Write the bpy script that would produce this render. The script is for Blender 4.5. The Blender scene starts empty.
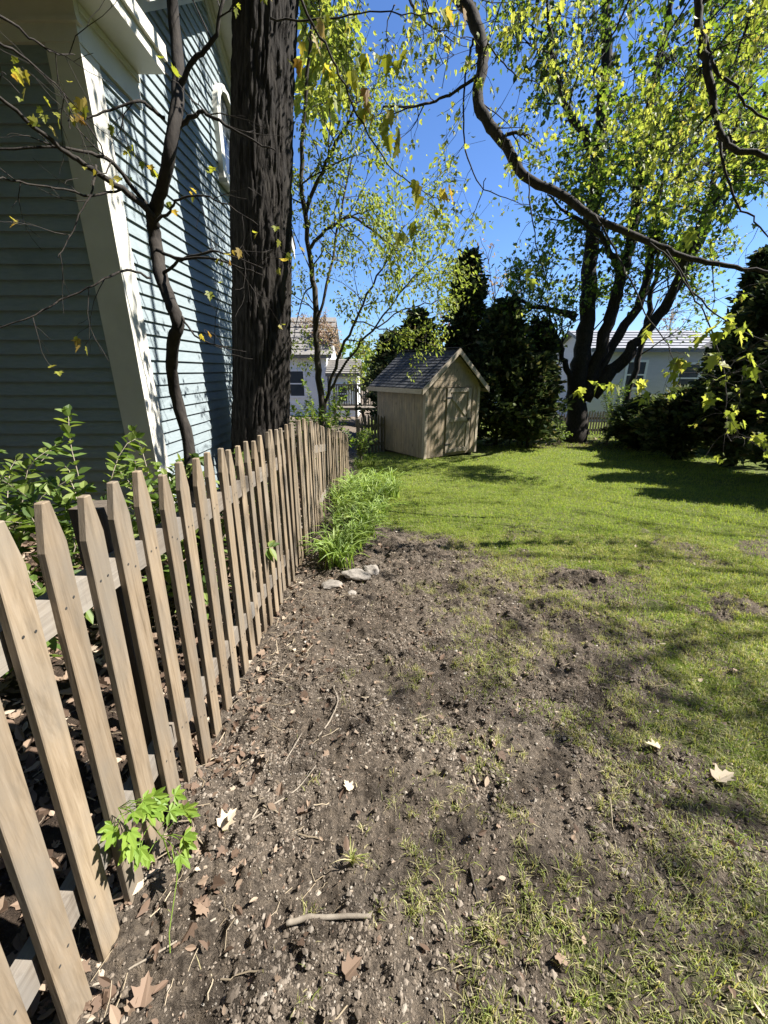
import bpy, math, random
import numpy as np
from mathutils import Vector, Matrix

R = math.radians
scene = bpy.context.scene
col = scene.collection
random.seed(7)
rng = np.random.default_rng(11)

# ------------------------------------------------------------------ camera model
CAMZ, F, TH = 1.5, 410.0, R(19.0)
CT, ST = math.cos(TH), math.sin(TH)

def W(x, y, Y, jx=0.0):
    """World point seen at picture point (x, y) that stands Y metres ahead of the camera."""
    a, b = (x - 384) / F, (512 - y) / F
    t = Y / (CT + b * ST)
    return np.array((a * t + jx, Y, CAMZ + t * (-ST + b * CT)))

# ------------------------------------------------------------------ noise
def _hash(ix, iy, seed):
    h = (ix.astype(np.int64) * 374761393 + iy.astype(np.int64) * 668265263 + seed * 974634777) & 0xFFFFFFFF
    h = ((h ^ (h >> 13)) * 1274126177) & 0xFFFFFFFF
    h = h ^ (h >> 16)
    return (h & 0xFFFF) / 65535.0

def vnoise(x, y, seed=0):
    x = np.asarray(x, float); y = np.asarray(y, float)
    ix, iy = np.floor(x), np.floor(y)
    fx, fy = x - ix, y - iy
    fx = fx * fx * (3 - 2 * fx); fy = fy * fy * (3 - 2 * fy)
    a = _hash(ix, iy, seed); b = _hash(ix + 1, iy, seed)
    c = _hash(ix, iy + 1, seed); d = _hash(ix + 1, iy + 1, seed)
    return (a * (1 - fx) + b * fx) * (1 - fy) + (c * (1 - fx) + d * fx) * fy * 1.0

def fbm(x, y, octv=4, seed=0, gain=0.5):
    s, amp, tot = 0.0, 1.0, 0.0
    for o in range(octv):
        s = s + amp * vnoise(x * 2 ** o + 17.3 * o, y * 2 ** o - 9.1 * o, seed + o)
        tot += amp; amp *= gain
    return s / tot

def smooth(a, b, v):
    t = np.clip((v - a) / (b - a), 0, 1)
    return t * t * (3 - 2 * t)

# ------------------------------------------------------------------ terrain
GY = [-30, -3, .8, 1.9, 3.7, 5.2, 7.5, 10, 14, 30, 200]
GZ = [.05, .02, 0, -.10, -.20, -.27, -.45, -.62, -.75, -.92, -1.2]
XC_Y = [-2, .3, .6, 1.0, 2.0, 3.0, 3.7, 4.2, 4.5, 5.2, 8, 60]
XC_X = [.65, .7, .8, 1.0, 1.25, 1.4, 1.2, .5, .1, -.35, -.7, -.7]
XC_W = [.8, .8, .9, 1.1, 1.2, 1.05, .75, .45, .35, .3, .3, .3]

def grass_cover(x, y):
    xc = np.interp(y, XC_Y, XC_X); w = np.interp(y, XC_Y, XC_W)
    n = (fbm(x * 1.7, y * 1.7, 6, 31, .62) - .5) * 1.9
    g = smooth(-1, 1, (x - xc + .08 + .25 * smooth(2.6, 1.2, y)) / w + n * 1.25)
    bare = smooth(.62, .70, fbm(x * 2.3 + 40, y * 2.3, 4, 71)) * smooth(5.0, 2.8, y)
    g = g * (1 - .8 * bare)
    return g * smooth(-.85, -.6, x)

def base_z(y):
    return np.interp(y, GY, GZ)

def ground(x, y, fine=True):
    x = np.asarray(x, float); y = np.asarray(y, float)
    z = base_z(y)
    z = z + .10 * smooth(-.85, -1.7, x)
    z = z + (fbm(x * .9, y * .9, 3, 5) - .5) * .09
    g = grass_cover(x, y)
    near = smooth(9, 4, y) * smooth(7, 4, np.abs(x))
    if fine:
        d = (fbm(x * 4.5, y * 4.5, 3, 8) - .5) * .10 + np.abs(fbm(x * 13, y * 13, 3, 12) - .5) * -.095 + (fbm(x * 34, y * 34, 2, 19) - .5) * .042 + (fbm(x * 9, y * 9, 2, 23) - .5) * .035
        z = z + d * near * (1 - .72 * g)
    return z

def gz(x, y):
    return float(ground(np.array([x]), np.array([y]))[0])

# ------------------------------------------------------------------ object helpers
def link(o, parent=None):
    col.objects.link(o)
    if parent is not None:
        o.parent = parent
    return o

def tag(o, label=None, cat=None, group=None, kind=None):
    if label: o['label'] = label
    if cat: o['category'] = cat
    if group: o['group'] = group
    if kind: o['kind'] = kind
    return o

def thing(name, label, cat, loc=(0, 0, 0), rz=0.0, group=None):
    o = bpy.data.objects.new(name, None)
    o.empty_display_size = .2
    o.location = Vector([float(v) for v in loc]); o.rotation_euler = (0, 0, rz)
    link(o)
    return tag(o, label, cat, group)

class MB:
    """Collects vertices and faces of one mesh."""
    def __init__(s):
        s.V, s.Fs, s.n = [], [], 0
    def add(s, V, F):
        V = np.asarray(V, float).reshape(-1, 3)
        if isinstance(F, np.ndarray):
            s.Fs.append(F + s.n)
        else:
            by = {}
            for f in F: by.setdefault(len(f), []).append(f)
            for k, fs in by.items(): s.Fs.append(np.array(fs, int) + s.n)
        s.V.append(V); s.n += len(V)
        return s
    def box(s, x0, x1, y0, y1, z0, z1, M=None):
        V = np.array([(x, y, z) for x in (x0, x1) for y in (y0, y1) for z in (z0, z1)], float)
        if M is not None: V = V @ M[:3, :3].T + M[:3, 3]
        return s.add(V, [(0, 1, 3, 2), (4, 6, 7, 5), (0, 4, 5, 1), (2, 3, 7, 6), (0, 2, 6, 4), (1, 5, 7, 3)])
    def prism(s, poly, x0, x1, axis='x'):
        """Extrude a 2D polygon along an axis (poly in the two other axes)."""
        n = len(poly); V = []
        for xx in (x0, x1):
            for (p, q) in poly:
                V.append((xx, p, q) if axis == 'x' else (p, xx, q) if axis == 'y' else (p, q, xx))
        Fc = [tuple(range(n)), tuple(range(2 * n - 1, n - 1, -1))]
        Fc += [(i, i + n, (i + 1) % n + n, (i + 1) % n) for i in range(n)]
        return s.add(V, Fc)
    def bar(s, p, q, w, h, up=(0, 0, 1)):
        """Square bar from p to q: w sideways, h along up."""
        p = np.array(p, float); q = np.array(q, float)
        d = q - p; L = np.linalg.norm(d); d /= L
        u = np.array(up, float); u = u - d * (u @ d); u /= np.linalg.norm(u)
        b = np.cross(d, u)
        M = np.eye(4); M[:3, 0] = d; M[:3, 1] = b; M[:3, 2] = u; M[:3, 3] = p
        return s.box(0, L, -w / 2, w / 2, -h / 2, h / 2, M)
    def tube(s, pts, rad, n=6, cap=True):
        pts = np.asarray(pts, float); m = len(pts)
        rad = np.asarray(rad, float) * np.ones(m)
        T = np.gradient(pts, axis=0); T /= np.linalg.norm(T, axis=1)[:, None] + 1e-9
        ref = np.array((0, 0, 1.0)) if abs(T[0, 2]) < .9 else np.array((1.0, 0, 0))
        A = np.zeros((m, 3)); u = np.cross(T[0], ref)
        for i in range(m):
            u = u - T[i] * (u @ T[i]); u = u / (np.linalg.norm(u) + 1e-9); A[i] = u
        B = np.cross(T, A)
        ang = np.arange(n) * 2 * math.pi / n
        V = pts[:, None, :] + rad[:, None, None] * (A[:, None, :] * np.cos(ang)[None, :, None] + B[:, None, :] * np.sin(ang)[None, :, None])
        i = np.arange(m - 1)[:, None] * n; j = np.arange(n)[None, :]; j2 = (j + 1) % n
        Fq = np.stack([i + j, i + j2, i + n + j2, i + n + j], -1).reshape(-1, 4)
        s.add(V.reshape(-1, 3), Fq)
        if cap:
            k = s.n - n * m
            s.Fs.append(np.array([list(range(k + n - 1, k - 1, -1)), list(range(k + n * (m - 1), k + n * m))]))
        return s
    def build(s, name, mat, parent=None, smooth=False, loc=None):
        V = np.concatenate(s.V) if s.V else np.zeros((0, 3))
        me = bpy.data.meshes.new(name)
        nl = sum(f.size for f in s.Fs); nf = sum(len(f) for f in s.Fs)
        me.vertices.add(len(V)); me.vertices.foreach_set('co', V.astype(np.float32).ravel())
        me.loops.add(nl); me.loops.foreach_set('vertex_index', np.concatenate([f.ravel() for f in s.Fs]).astype(np.int32))
        tot = np.concatenate([np.full(len(f), f.shape[1], np.int32) for f in s.Fs])
        st = np.concatenate(([0], np.cumsum(tot)[:-1])).astype(np.int32)
        me.polygons.add(nf); me.polygons.foreach_set('loop_start', st)
        me.polygons.foreach_set('use_smooth', np.full(nf, bool(smooth)))
        me.update(calc_edges=True); me.validate()
        me.materials.append(mat)
        o = bpy.data.objects.new(name, me)
        if loc is not None: o.location = loc
        return link(o, parent)

def unit(v):
    v = np.asarray(v, float)
    return v / (np.linalg.norm(v, axis=-1, keepdims=True) + 1e-9)

OVAL = [(.16, .15), (.27, .38), (.22, .65), (.10, .85)]
LANCE = [(.10, .2), (.15, .45), (.08, .75)]
MAPLE = [(.22, -.06), (.50, .10), (.36, .24), (.62, .52), (.36, .50), (.22, .54), (.26, .74), (.12, .80)]
DIAM = [(.30, .45)]
TRI3 = [(.34, .25), (.30, .62)]

def add_leaves(mb, P, T, N, S, half=OVAL, fold=.25, droop=.15):
    """Leaves at P pointing along T with face normal N, size S, folded on the midrib."""
    P = np.asarray(P, float).reshape(-1, 3); n = len(P)
    if n == 0: return
    T = unit(T); B = unit(np.cross(T, N)); N = np.cross(B, T)
    S = (np.asarray(S, float) * np.ones(n))[:, None]
    k = len(half); nv = 2 + 2 * k
    V = np.zeros((n, nv, 3))
    zz = np.array((0, 0, 1.0))
    V[:, 0] = P
    V[:, 1] = P + S * (T - droop * zz)
    fold = np.asarray(fold, float) * np.ones(n)
    cf, sf = np.cos(fold)[:, None], np.sin(fold)[:, None]
    for i, (u, v) in enumerate(half):
        V[:, 2 + i] = P + S * (v * T + u * (B * cf + N * sf) - droop * v * v * zz)
        V[:, 2 + k + i] = P + S * (v * T + u * (-B * cf + N * sf) - droop * v * v * zz)
    f1 = [0] + [2 + i for i in range(k)] + [1]
    f2 = [1] + [2 + k + i for i in range(k - 1, -1, -1)] + [0]
    base = np.arange(n)[:, None] * nv
    Fc = np.concatenate([base + np.array(f1)[None], base + np.array(f2)[None]])
    mb.add(V.reshape(-1, 3), Fc)

def rand_dirs(n, up=0.0):
    d = rng.normal(size=(n, 3)); d[:, 2] += up
    return unit(d)

# ------------------------------------------------------------------ materials
def new_mat(name):
    m = bpy.data.materials.new(name); m.use_nodes = True
    nt = m.node_tree
    for n in list(nt.nodes): nt.nodes.remove(n)
    out = nt.nodes.new('ShaderNodeOutputMaterial')
    return m, nt, out

def N_(nt, t, **kw):
    n = nt.nodes.new(t)
    for k, v in kw.items():
        if hasattr(n, k): setattr(n, k, v)
    return n

def ramp(nt, stops, fac):
    r = nt.nodes.new('ShaderNodeValToRGB')
    e = r.color_ramp.elements
    while len(e) < len(stops): e.new(.5)
    for i, (p, c) in enumerate(stops):
        e[i].position = p; e[i].color = (*c, 1)
    nt.links.new(fac, r.inputs[0])
    return r.outputs[0]

def coords(nt, scale=(1, 1, 1), rand=True):
    tc = N_(nt, 'ShaderNodeTexCoord')
    mp = N_(nt, 'ShaderNodeMapping'); mp.inputs['Scale'].default_value = scale
    src = tc.outputs['Object']
    if rand:
        oi = N_(nt, 'ShaderNodeObjectInfo')
        ml = N_(nt, 'ShaderNodeMath'); ml.operation = 'MULTIPLY'; ml.inputs[1].default_value = 37.0
        nt.links.new(oi.outputs['Random'], ml.inputs[0])
        va = N_(nt, 'ShaderNodeVectorMath'); va.operation = 'ADD'
        nt.links.new(src, va.inputs[0]); nt.links.new(ml.outputs[0], va.inputs[1])
        src = va.outputs[0]
    nt.links.new(src, mp.inputs[0])
    return mp.outputs[0]

def noise(nt, vec, scale, detail=5, rough=.6, dist=0):
    n = N_(nt, 'ShaderNodeTexNoise')
    n.inputs['Scale'].default_value = scale; n.inputs['Detail'].default_value = detail
    n.inputs['Roughness'].default_value = rough; n.inputs['Distortion'].default_value = dist
    nt.links.new(vec, n.inputs['Vector'])
    return n.outputs['Fac']

def mix(nt, fac, a, b, mode='MIX'):
    m = N_(nt, 'ShaderNodeMix'); m.data_type = 'RGBA'; m.blend_type = mode
    for s, v in ((m.inputs[0], fac), (m.inputs[6], a), (m.inputs[7], b)):
        if hasattr(v, 'links') or isinstance(v, bpy.types.NodeSocket): nt.links.new(v, s)
        else: s.default_value = v if not isinstance(v, tuple) else (*v[:3], 1)
    return m.outputs[2]

def bsdf(nt, out, color, rough=.85, bump=None, bs=.3, bd=.01, spec=.25):
    p = N_(nt, 'ShaderNodeBsdfPrincipled')
    if isinstance(color, tuple): p.inputs['Base Color'].default_value = (*color, 1)
    else: nt.links.new(color, p.inputs['Base Color'])
    if isinstance(rough, (int, float)): p.inputs['Roughness'].default_value = rough
    else: nt.links.new(rough, p.inputs['Roughness'])
    p.inputs['Specular IOR Level'].default_value = spec
    if bump is not None:
        b = N_(nt, 'ShaderNodeBump'); b.inputs['Strength'].default_value = bs; b.inputs['Distance'].default_value = bd
        nt.links.new(bump, b.inputs['Height']); nt.links.new(b.outputs[0], p.inputs['Normal'])
    nt.links.new(p.outputs[0], out.inputs[0])
    return p

def mat_rough(name, stops, scale=6, stretch=(1, 1, 1), rough=.85, bs=.4, bd=.01, detail=6, dist=0, spec=.25, rand=True, dirt=None):
    m, nt, out = new_mat(name)
    v = coords(nt, stretch, rand)
    n = noise(nt, v, scale, detail, .62, dist)
    c = ramp(nt, stops, n)
    if dirt:
        v2 = coords(nt, (1, 1, 1), rand)
        n2 = noise(nt, v2, dirt[1], 4, .6)
        f = ramp(nt, [(dirt[2], (0, 0, 0)), (dirt[3], (1, 1, 1))], n2)
        c = mix(nt, f, c, dirt[0])
    bsdf(nt, out, c, rough, n, bs, bd, spec)
    return m

def mat_leaf(name, stops, trans=.5, rough=.5, spec=.3, warm=(1.0, 1.0, .6), patch=None):
    m, nt, out = new_mat(name)
    g = N_(nt, 'ShaderNodeNewGeometry')
    c = ramp(nt, stops, g.outputs['Random Per Island'])
    if patch:
        v = coords(nt, (1, 1, 1), False)
        f1 = ramp(nt, [(.42, (0, 0, 0)), (.72, (.8, .8, .8))], noise(nt, v, 1.3, 7, .68))
        c = mix(nt, f1, c, patch[0])
        f2 = ramp(nt, [(.55, (0, 0, 0)), (.75, (.7, .7, .7))], noise(nt, v, 3.7, 5, .6))
        c = mix(nt, f2, c, patch[1])
    p = N_(nt, 'ShaderNodeBsdfPrincipled'); nt.links.new(c, p.inputs['Base Color'])
    p.inputs['Roughness'].default_value = rough; p.inputs['Specular IOR Level'].default_value = spec
    t = N_(nt, 'ShaderNodeBsdfTranslucent')
    tcol = mix(nt, 1.0, c, (*[w * 1.5 for w in warm],), 'MULTIPLY')
    nt.links.new(tcol, t.inputs[0])
    x = N_(nt, 'ShaderNodeMixShader'); x.inputs[0].default_value = trans
    nt.links.new(p.outputs[0], x.inputs[1]); nt.links.new(t.outputs[0], x.inputs[2])
    nt.links.new(x.outputs[0], out.inputs[0])
    return m

def mat_wood(name, c0, c1, c2, grain=(18, 18, 1.2), weather=None, bs=.35):
    m, nt, out = new_mat(name)
    v = coords(nt, grain)
    n = noise(nt, v, 4, 8, .65, .6)
    c = ramp(nt, [(.25, c0), (.5, c1), (.75, c2)], n)
    v2 = coords(nt, (3, 3, 1.3)); n2 = noise(nt, v2, 2.2, 5, .6)
    if weather:
        f = ramp(nt, [(.42, (0, 0, 0)), (.68, (1, 1, 1))], n2)
        fm = N_(nt, 'ShaderNodeMath'); fm.operation = 'MULTIPLY'; fm.inputs[1].default_value = .75
        nt.links.new(f, fm.inputs[0])
        c = mix(nt, fm.outputs[0], c, weather)
    # knots
    vo = N_(nt, 'ShaderNodeTexVoronoi'); vo.inputs['Scale'].default_value = 3.0
    nt.links.new(coords(nt, (2.2, 2.2, 1.0)), vo.inputs['Vector'])
    kf = ramp(nt, [(.05, (1, 1, 1)), (.13, (0, 0, 0))], vo.outputs['Distance'])
    c = mix(nt, kf, c, tuple(x * .42 for x in c0))
    oi = N_(nt, 'ShaderNodeObjectInfo')
    hv = ramp(nt, [(0, (.80, .78, .76)), (1, (1.1, 1.08, 1.04))], oi.outputs['Random'])
    c = mix(nt, 1.0, c, hv, 'MULTIPLY')
    n3 = noise(nt, coords(nt, (6, 6, .9)), 1.6, 6, .7, .8)
    sf = ramp(nt, [(.56, (0, 0, 0)), (.74, (.7, .7, .7))], n3)
    c = mix(nt, sf, c, tuple(x * .55 for x in c0))
    bsdf(nt, out, c, .8, n, bs, .004, .2)
    return m

M = {}
M['picket'] = mat_wood('weathered_picket_wood', (.125, .094, .062), (.215, .168, .117), (.285, .232, .172), weather=(.165, .148, .125))
M['rail'] = mat_wood('grey_rail_wood', (.12, .10, .082), (.19, .165, .138), (.25, .225, .195), grain=(18, 1.2, 18), weather=(.20, .19, .175))
M['post'] = mat_wood('dark_post_wood', (.05, .042, .035), (.09, .075, .06), (.13, .11, .09))
M['grey_wood'] = mat_wood('grey_weathered_wood', (.10, .085, .07), (.16, .14, .115), (.22, .195, .165))
M['shed_wood'] = mat_wood('shed_siding_wood', (.22, .172, .118), (.32, .26, .185), (.38, .315, .23), grain=(14, 14, 1.0), weather=(.20, .175, .14))
M['shed_trim'] = mat_wood('shed_trim_wood', (.26, .22, .17), (.34, .295, .235), (.39, .345, .285), grain=(5, 5, 5))
M['door_wood'] = mat_wood('shed_door_wood', (.23, .19, .135), (.31, .26, .19), (.36, .31, .23), grain=(14, 14, 1.0))
M['siding'] = mat_rough('blue_clapboard_paint', [(.3, (.19, .228, .242)), (.7, (.238, .278, .292))], 5, (2, 2, 9), .55, .15, .004, dirt=((.14, .18, .19), 1.6, .58, .8))
M['white_trim'] = mat_rough('cream_trim_paint', [(.3, (.50, .485, .43)), (.7, (.58, .565, .51))], 4, (1, 1, 1), .5, .1, .004, dirt=((.42, .40, .34), 2.2, .58, .82))
M['glass'] = mat_rough('window_glass', [(.3, (.03, .035, .04)), (.7, (.05, .055, .06))], 2, rough=.08, bs=.0, spec=.7)
M['shingle'] = mat_rough('roof_shingle', [(.3, (.022, .023, .026)), (.5, (.038, .040, .044)), (.7, (.066, .066, .07))], 9, (1, 1, 1), .9, .5, .01)
M['roof_tan'] = mat_rough('tan_shingle', [(.3, (.15, .142, .13)), (.7, (.22, .205, .185))], 9, rough=.9)
M['roof_cream'] = mat_rough('cream_shingle', [(.3, (.42, .38, .28)), (.7, (.54, .49, .38))], 9, rough=.9)
M['metal_roof'] = mat_rough('pale_metal_roof', [(.3, (.17, .175, .19)), (.7, (.24, .245, .26))], 3, rough=.7)
M['house_white'] = mat_rough('white_siding', [(.3, (.74, .74, .74)), (.7, (.82, .82, .81))], 3, (1, 1, 8), .6, .1)
M['house_grey'] = mat_rough('pale_grey_siding', [(.3, (.52, .50, .53)), (.7, (.60, .575, .61))], 3, (1, 1, 8), .6, .1)
M['foundation'] = mat_rough('foundation_stone', [(.3, (.14, .13, .12)), (.7, (.26, .25, .23))], 5)
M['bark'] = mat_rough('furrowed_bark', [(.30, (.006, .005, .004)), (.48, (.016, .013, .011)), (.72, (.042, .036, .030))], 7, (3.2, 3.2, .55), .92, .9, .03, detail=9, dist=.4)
M['bark_dark'] = mat_rough('dark_bark', [(.3, (.012, .010, .009)), (.7, (.045, .038, .032))], 16, (2, 2, .8), .9, .6, .01)
M['bark_mid'] = mat_rough('grey_brown_bark', [(.3, (.028, .023, .019)), (.7, (.085, .073, .061))], 9, (2, 2, .7), .9, .6, .012)
M['twig'] = mat_rough('pale_twig', [(.3, (.15, .125, .095)), (.7, (.29, .25, .20))], 20, (1, 1, 1), .85, .3, .004)
M['bud'] = mat_leaf('reddish_bud', [(0, (.20, .12, .10)), (1, (.30, .22, .14))], .35)
M['leaf_spring'] = mat_leaf('young_maple_leaf', [(0, (.15, .185, .04)), (.5, (.235, .265, .065)), (.9, (.30, .31, .09)), (1, (.29, .25, .08))], .55, warm=(1, 1, .5))
M['leaf_young'] = mat_leaf('young_tree_leaf', [(0, (.12, .165, .03)), (.5, (.19, .235, .048)), (1, (.27, .29, .075))], .5, warm=(1, 1, .6))
M['leaf_droop'] = mat_leaf('drooping_maple_leaf', [(0, (.16, .19, .03)), (.45, (.26, .27, .045)), (.75, (.30, .24, .055)), (1, (.24, .13, .045))], .55, warm=(1, .95, .5))
M['leaf_mid'] = mat_leaf('mid_green_leaf', [(0, (.055, .095, .016)), (.5, (.10, .155, .024)), (1, (.17, .215, .04))], .5, warm=(1, 1, .5))
M['leaf_shrub'] = mat_leaf('shrub_leaf', [(0, (.05, .09, .022)), (.5, (.11, .17, .036)), (1, (.22, .27, .07))], .45, warm=(1, 1, .55))
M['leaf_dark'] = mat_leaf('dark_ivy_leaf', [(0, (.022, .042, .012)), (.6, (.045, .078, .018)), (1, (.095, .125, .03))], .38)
M['needle'] = mat_leaf('evergreen_spray', [(0, (.016, .026, .014)), (.5, (.042, .062, .028)), (.82, (.10, .125, .05)), (1, (.14, .11, .065))], .28, rough=.6, spec=.12)
M['lily'] = mat_leaf('lily_blade', [(0, (.14, .22, .045)), (.6, (.22, .31, .075)), (1, (.33, .40, .13))], .4, warm=(1, 1, .55))
M['vine'] = mat_leaf('bright_vine_leaf', [(0, (.13, .22, .03)), (1, (.21, .30, .05))], .45, warm=(1, 1, .4))
M['grass'] = mat_leaf('grass_blade', [(0, (.13, .20, .028)), (.6, (.22, .30, .045)), (.9, (.30, .35, .07)), (1, (.42, .36, .17))], .42, rough=.5, warm=(1, 1, .45), patch=((.29, .32, .075), (.13, .21, .033)))
M['grass_sparse'] = mat_leaf('sparse_grass_blade', [(0, (.16, .19, .05)), (.45, (.26, .285, .085)), (.7, (.38, .345, .17)), (1, (.48, .42, .27))], .4, warm=(1, 1, .5))
M['dead_leaf'] = mat_leaf('dead_leaf', [(0, (.07, .045, .03)), (.5, (.15, .10, .07)), (.85, (.26, .19, .135)), (1, (.42, .35, .27))], .15, rough=.75, warm=(1, .85, .6))
M['pale_leaf'] = mat_leaf('pale_dead_leaf', [(0, (.40, .32, .22)), (1, (.55, .47, .36))], .15, rough=.8, warm=(1, .9, .7))
M['straw'] = mat_leaf('dry_straw', [(0, (.20, .155, .10)), (1, (.42, .35, .25))], .15, rough=.8)
M['stone'] = mat_rough('pale_field_stone', [(.3, (.13, .115, .098)), (.7, (.29, .262, .23))], 9, bs=.8, bd=.01)
M['iron'] = mat_rough('dark_iron', [(.3, (.02, .02, .02)), (.7, (.05, .05, .05))], 8, rough=.5)

def mat_clods():
    m, nt, out = new_mat('soil_clods')
    g = N_(nt, 'ShaderNodeNewGeometry')
    c = ramp(nt, [(0, (.075, .060, .046)), (.5, (.142, .116, .091)), (.88, (.20, .17, .138)), (.98, (.25, .22, .182)), (1, (.36, .33, .285))], g.outputs['Random Per Island'])
    v = coords(nt, (1, 1, 1), False); n = noise(nt, v, 90, 4)
    bsdf(nt, out, c, .95, n, .6, .004, .1)
    return m
M['clod'] = mat_clods()

def mat_ground():
    m, nt, out = new_mat('soil_and_turf')
    v = coords(nt, (1, 1, 1), False)
    n1 = noise(nt, v, 2.2, 8, .65); n2 = noise(nt, v, 38, 7, .7); n3 = noise(nt, v, 150, 4, .7)
    soil = ramp(nt, [(.25, (.082, .065, .050)), (.5, (.142, .116, .091)), (.75, (.21, .176, .141))], n1)
    grit = ramp(nt, [(.38, (.45, .44, .43)), (.5, (1, 1, 1)), (.64, (1.45, 1.42, 1.36))], n2)
    soil = mix(nt, 1.0, soil, grit, 'MULTIPLY')
    spec = ramp(nt, [(.66, (0, 0, 0)), (.72, (1, 1, 1))], n3)
    soil = mix(nt, spec, soil, (.30, .265, .225))
    turf = ramp(nt, [(.3, (.07, .105, .016)), (.6, (.13, .17, .025)), (.8, (.20, .20, .06))], noise(nt, v, 7, 8, .7))
    at = N_(nt, 'ShaderNodeAttribute'); at.attribute_name = 'turf'
    nb = noise(nt, v, 17, 9, .78)
    ad = N_(nt, 'ShaderNodeMath'); ad.operation = 'ADD'
    nt.links.new(at.outputs['Fac'], ad.inputs[0]); nt.links.new(nb, ad.inputs[1])
    sc_ = N_(nt, 'ShaderNodeMath'); sc_.operation = 'MULTIPLY_ADD'; sc_.inputs[1].default_value = 1.5; sc_.inputs[2].default_value = -.85
    nt.links.new(nb, sc_.inputs[0]); nt.links.new(sc_.outputs[0], ad.inputs[1])
    f = ramp(nt, [(.62, (0, 0, 0)), (.95, (1, 1, 1))], ad.outputs[0])
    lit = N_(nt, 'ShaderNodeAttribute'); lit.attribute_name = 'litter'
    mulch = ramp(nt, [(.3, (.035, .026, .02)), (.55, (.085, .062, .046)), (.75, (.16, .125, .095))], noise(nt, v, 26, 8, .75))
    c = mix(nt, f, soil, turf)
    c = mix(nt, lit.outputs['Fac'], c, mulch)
    h = N_(nt, 'ShaderNodeMath'); h.operation = 'ADD'
    nt.links.new(n2, h.inputs[0]); nt.links.new(n3, h.inputs[1])
    bsdf(nt, out, c, .95, h.outputs[0], 1.0, .03, .1)
    return m
M['ground'] = mat_ground()

# ------------------------------------------------------------------ ground sheet
def axis(fine0, fine1, step, lo, hi, grow):
    a = list(np.arange(fine0, fine1, step))
    s, p = step, fine1
    while p < hi: a.append(p); s *= grow; p += s
    a.append(hi)
    s, p = step, fine0 - step; b = []
    while p > lo: b.append(p); s *= grow; p -= s
    b.append(lo)
    return np.array(b[::-1] + a)

def build_ground():
    xs = axis(-1.0, 2.8, .0115, -160, 160, 1.05)
    ys = axis(.4, 3.6, .0115, -40, 220, 1.035)
    X, Y = np.meshgrid(xs, ys)
    Z = ground(X, Y)
    nx, ny = len(xs), len(ys)
    i = np.arange(ny - 1)[:, None] * nx; j = np.arange(nx - 1)[None]
    Fq = np.stack([i + j, i + j + 1, i + nx + j + 1, i + nx + j], -1).reshape(-1, 4)
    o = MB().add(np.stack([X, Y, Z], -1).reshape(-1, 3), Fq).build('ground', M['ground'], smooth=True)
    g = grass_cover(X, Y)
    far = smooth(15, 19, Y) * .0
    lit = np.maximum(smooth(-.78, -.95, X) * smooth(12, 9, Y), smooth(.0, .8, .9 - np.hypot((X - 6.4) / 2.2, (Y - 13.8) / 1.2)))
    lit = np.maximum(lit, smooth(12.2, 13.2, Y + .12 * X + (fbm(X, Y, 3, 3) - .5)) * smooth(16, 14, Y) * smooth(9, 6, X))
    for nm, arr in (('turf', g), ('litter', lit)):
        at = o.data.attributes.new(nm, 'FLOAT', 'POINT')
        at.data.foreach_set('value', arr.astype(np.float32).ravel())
    tag(o, kind='structure')
build_ground()

# ------------------------------------------------------------------ grass
def blades(mb, x, y, h, w, lean=.6):
    n = len(x)
    z = ground(x, y) - .004
    az = rng.uniform(0, 2 * math.pi, n); el = rng.uniform(.1, lean, n) * 1.2
    d = np.stack([np.cos(az), np.sin(az), np.zeros(n)], -1)
    s = np.stack([-np.sin(az + .3), np.cos(az + .3), np.zeros(n)], -1) * w[:, None] * .5
    b = np.stack([x, y, z], -1)
    up = np.array((0, 0, 1.0))
    mid = b + (d * np.sin(el)[:, None] * .35 + up * np.cos(el)[:, None] * .6) * h[:, None]
    tip = b + (d * np.sin(el * 1.5)[:, None] * .9 + up * np.cos(el * 1.35)[:, None] * .92) * h[:, None]
    V = np.stack([b - s, b + s, mid - s * .8, mid + s * .8, tip], 1)
    k = np.arange(n)[:, None] * 5
    mb.add(V.reshape(-1, 3), np.concatenate([k + np.array([[0, 1, 3, 2]])]))
    mb.Fs.append(k + np.array([[2, 3, 4]]) + mb.n - 5 * n)

def scatter(x0, x1, y0, y1, dens):
    n = int((x1 - x0) * (y1 - y0) * dens)
    return rng.uniform(x0, x1, n), rng.uniform(y0, y1, n)

mb = MB()
for (x0, x1, y0, y1, dens, hh, ww) in ((.2, 3.6, .35, 2.4, 4800, .036, .0028), (-.8, 5, 2.4, 4.5, 5200, .045, .0032), (-.8, 7, 4.5, 7, 2900, .05, .0042), (-.8, 7.6, 7, 10, 1500, .055, .006), (-1, 8.5, 10, 14.5, 800, .06, .009), (-2.0, 9, 14.5, 24, 150, .08, .02)):
    x, y = scatter(x0, x1, y0, y1, dens)
    g = grass_cover(x, y) * smooth(.25, .55, grass_cover(x, y)) * (.55 + .45 * smooth(.35, .6, fbm(x * 5, y * 5, 3, 44)))
    k = (rng.random(len(x)) < g) & ~((np.abs(x - 1.3) < 1.6) & (y > 10.6) & (y < 12.4))
    x, y = x[k], y[k]
    blades(mb, x, y, hh * rng.uniform(.6, 1.35, len(x)), ww * rng.uniform(.7, 1.3, len(x)), .9)
tag(mb.build('lawn_grass', M['grass']), 'short bright green lawn grass in the sun', 'grass', kind='stuff')

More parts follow.
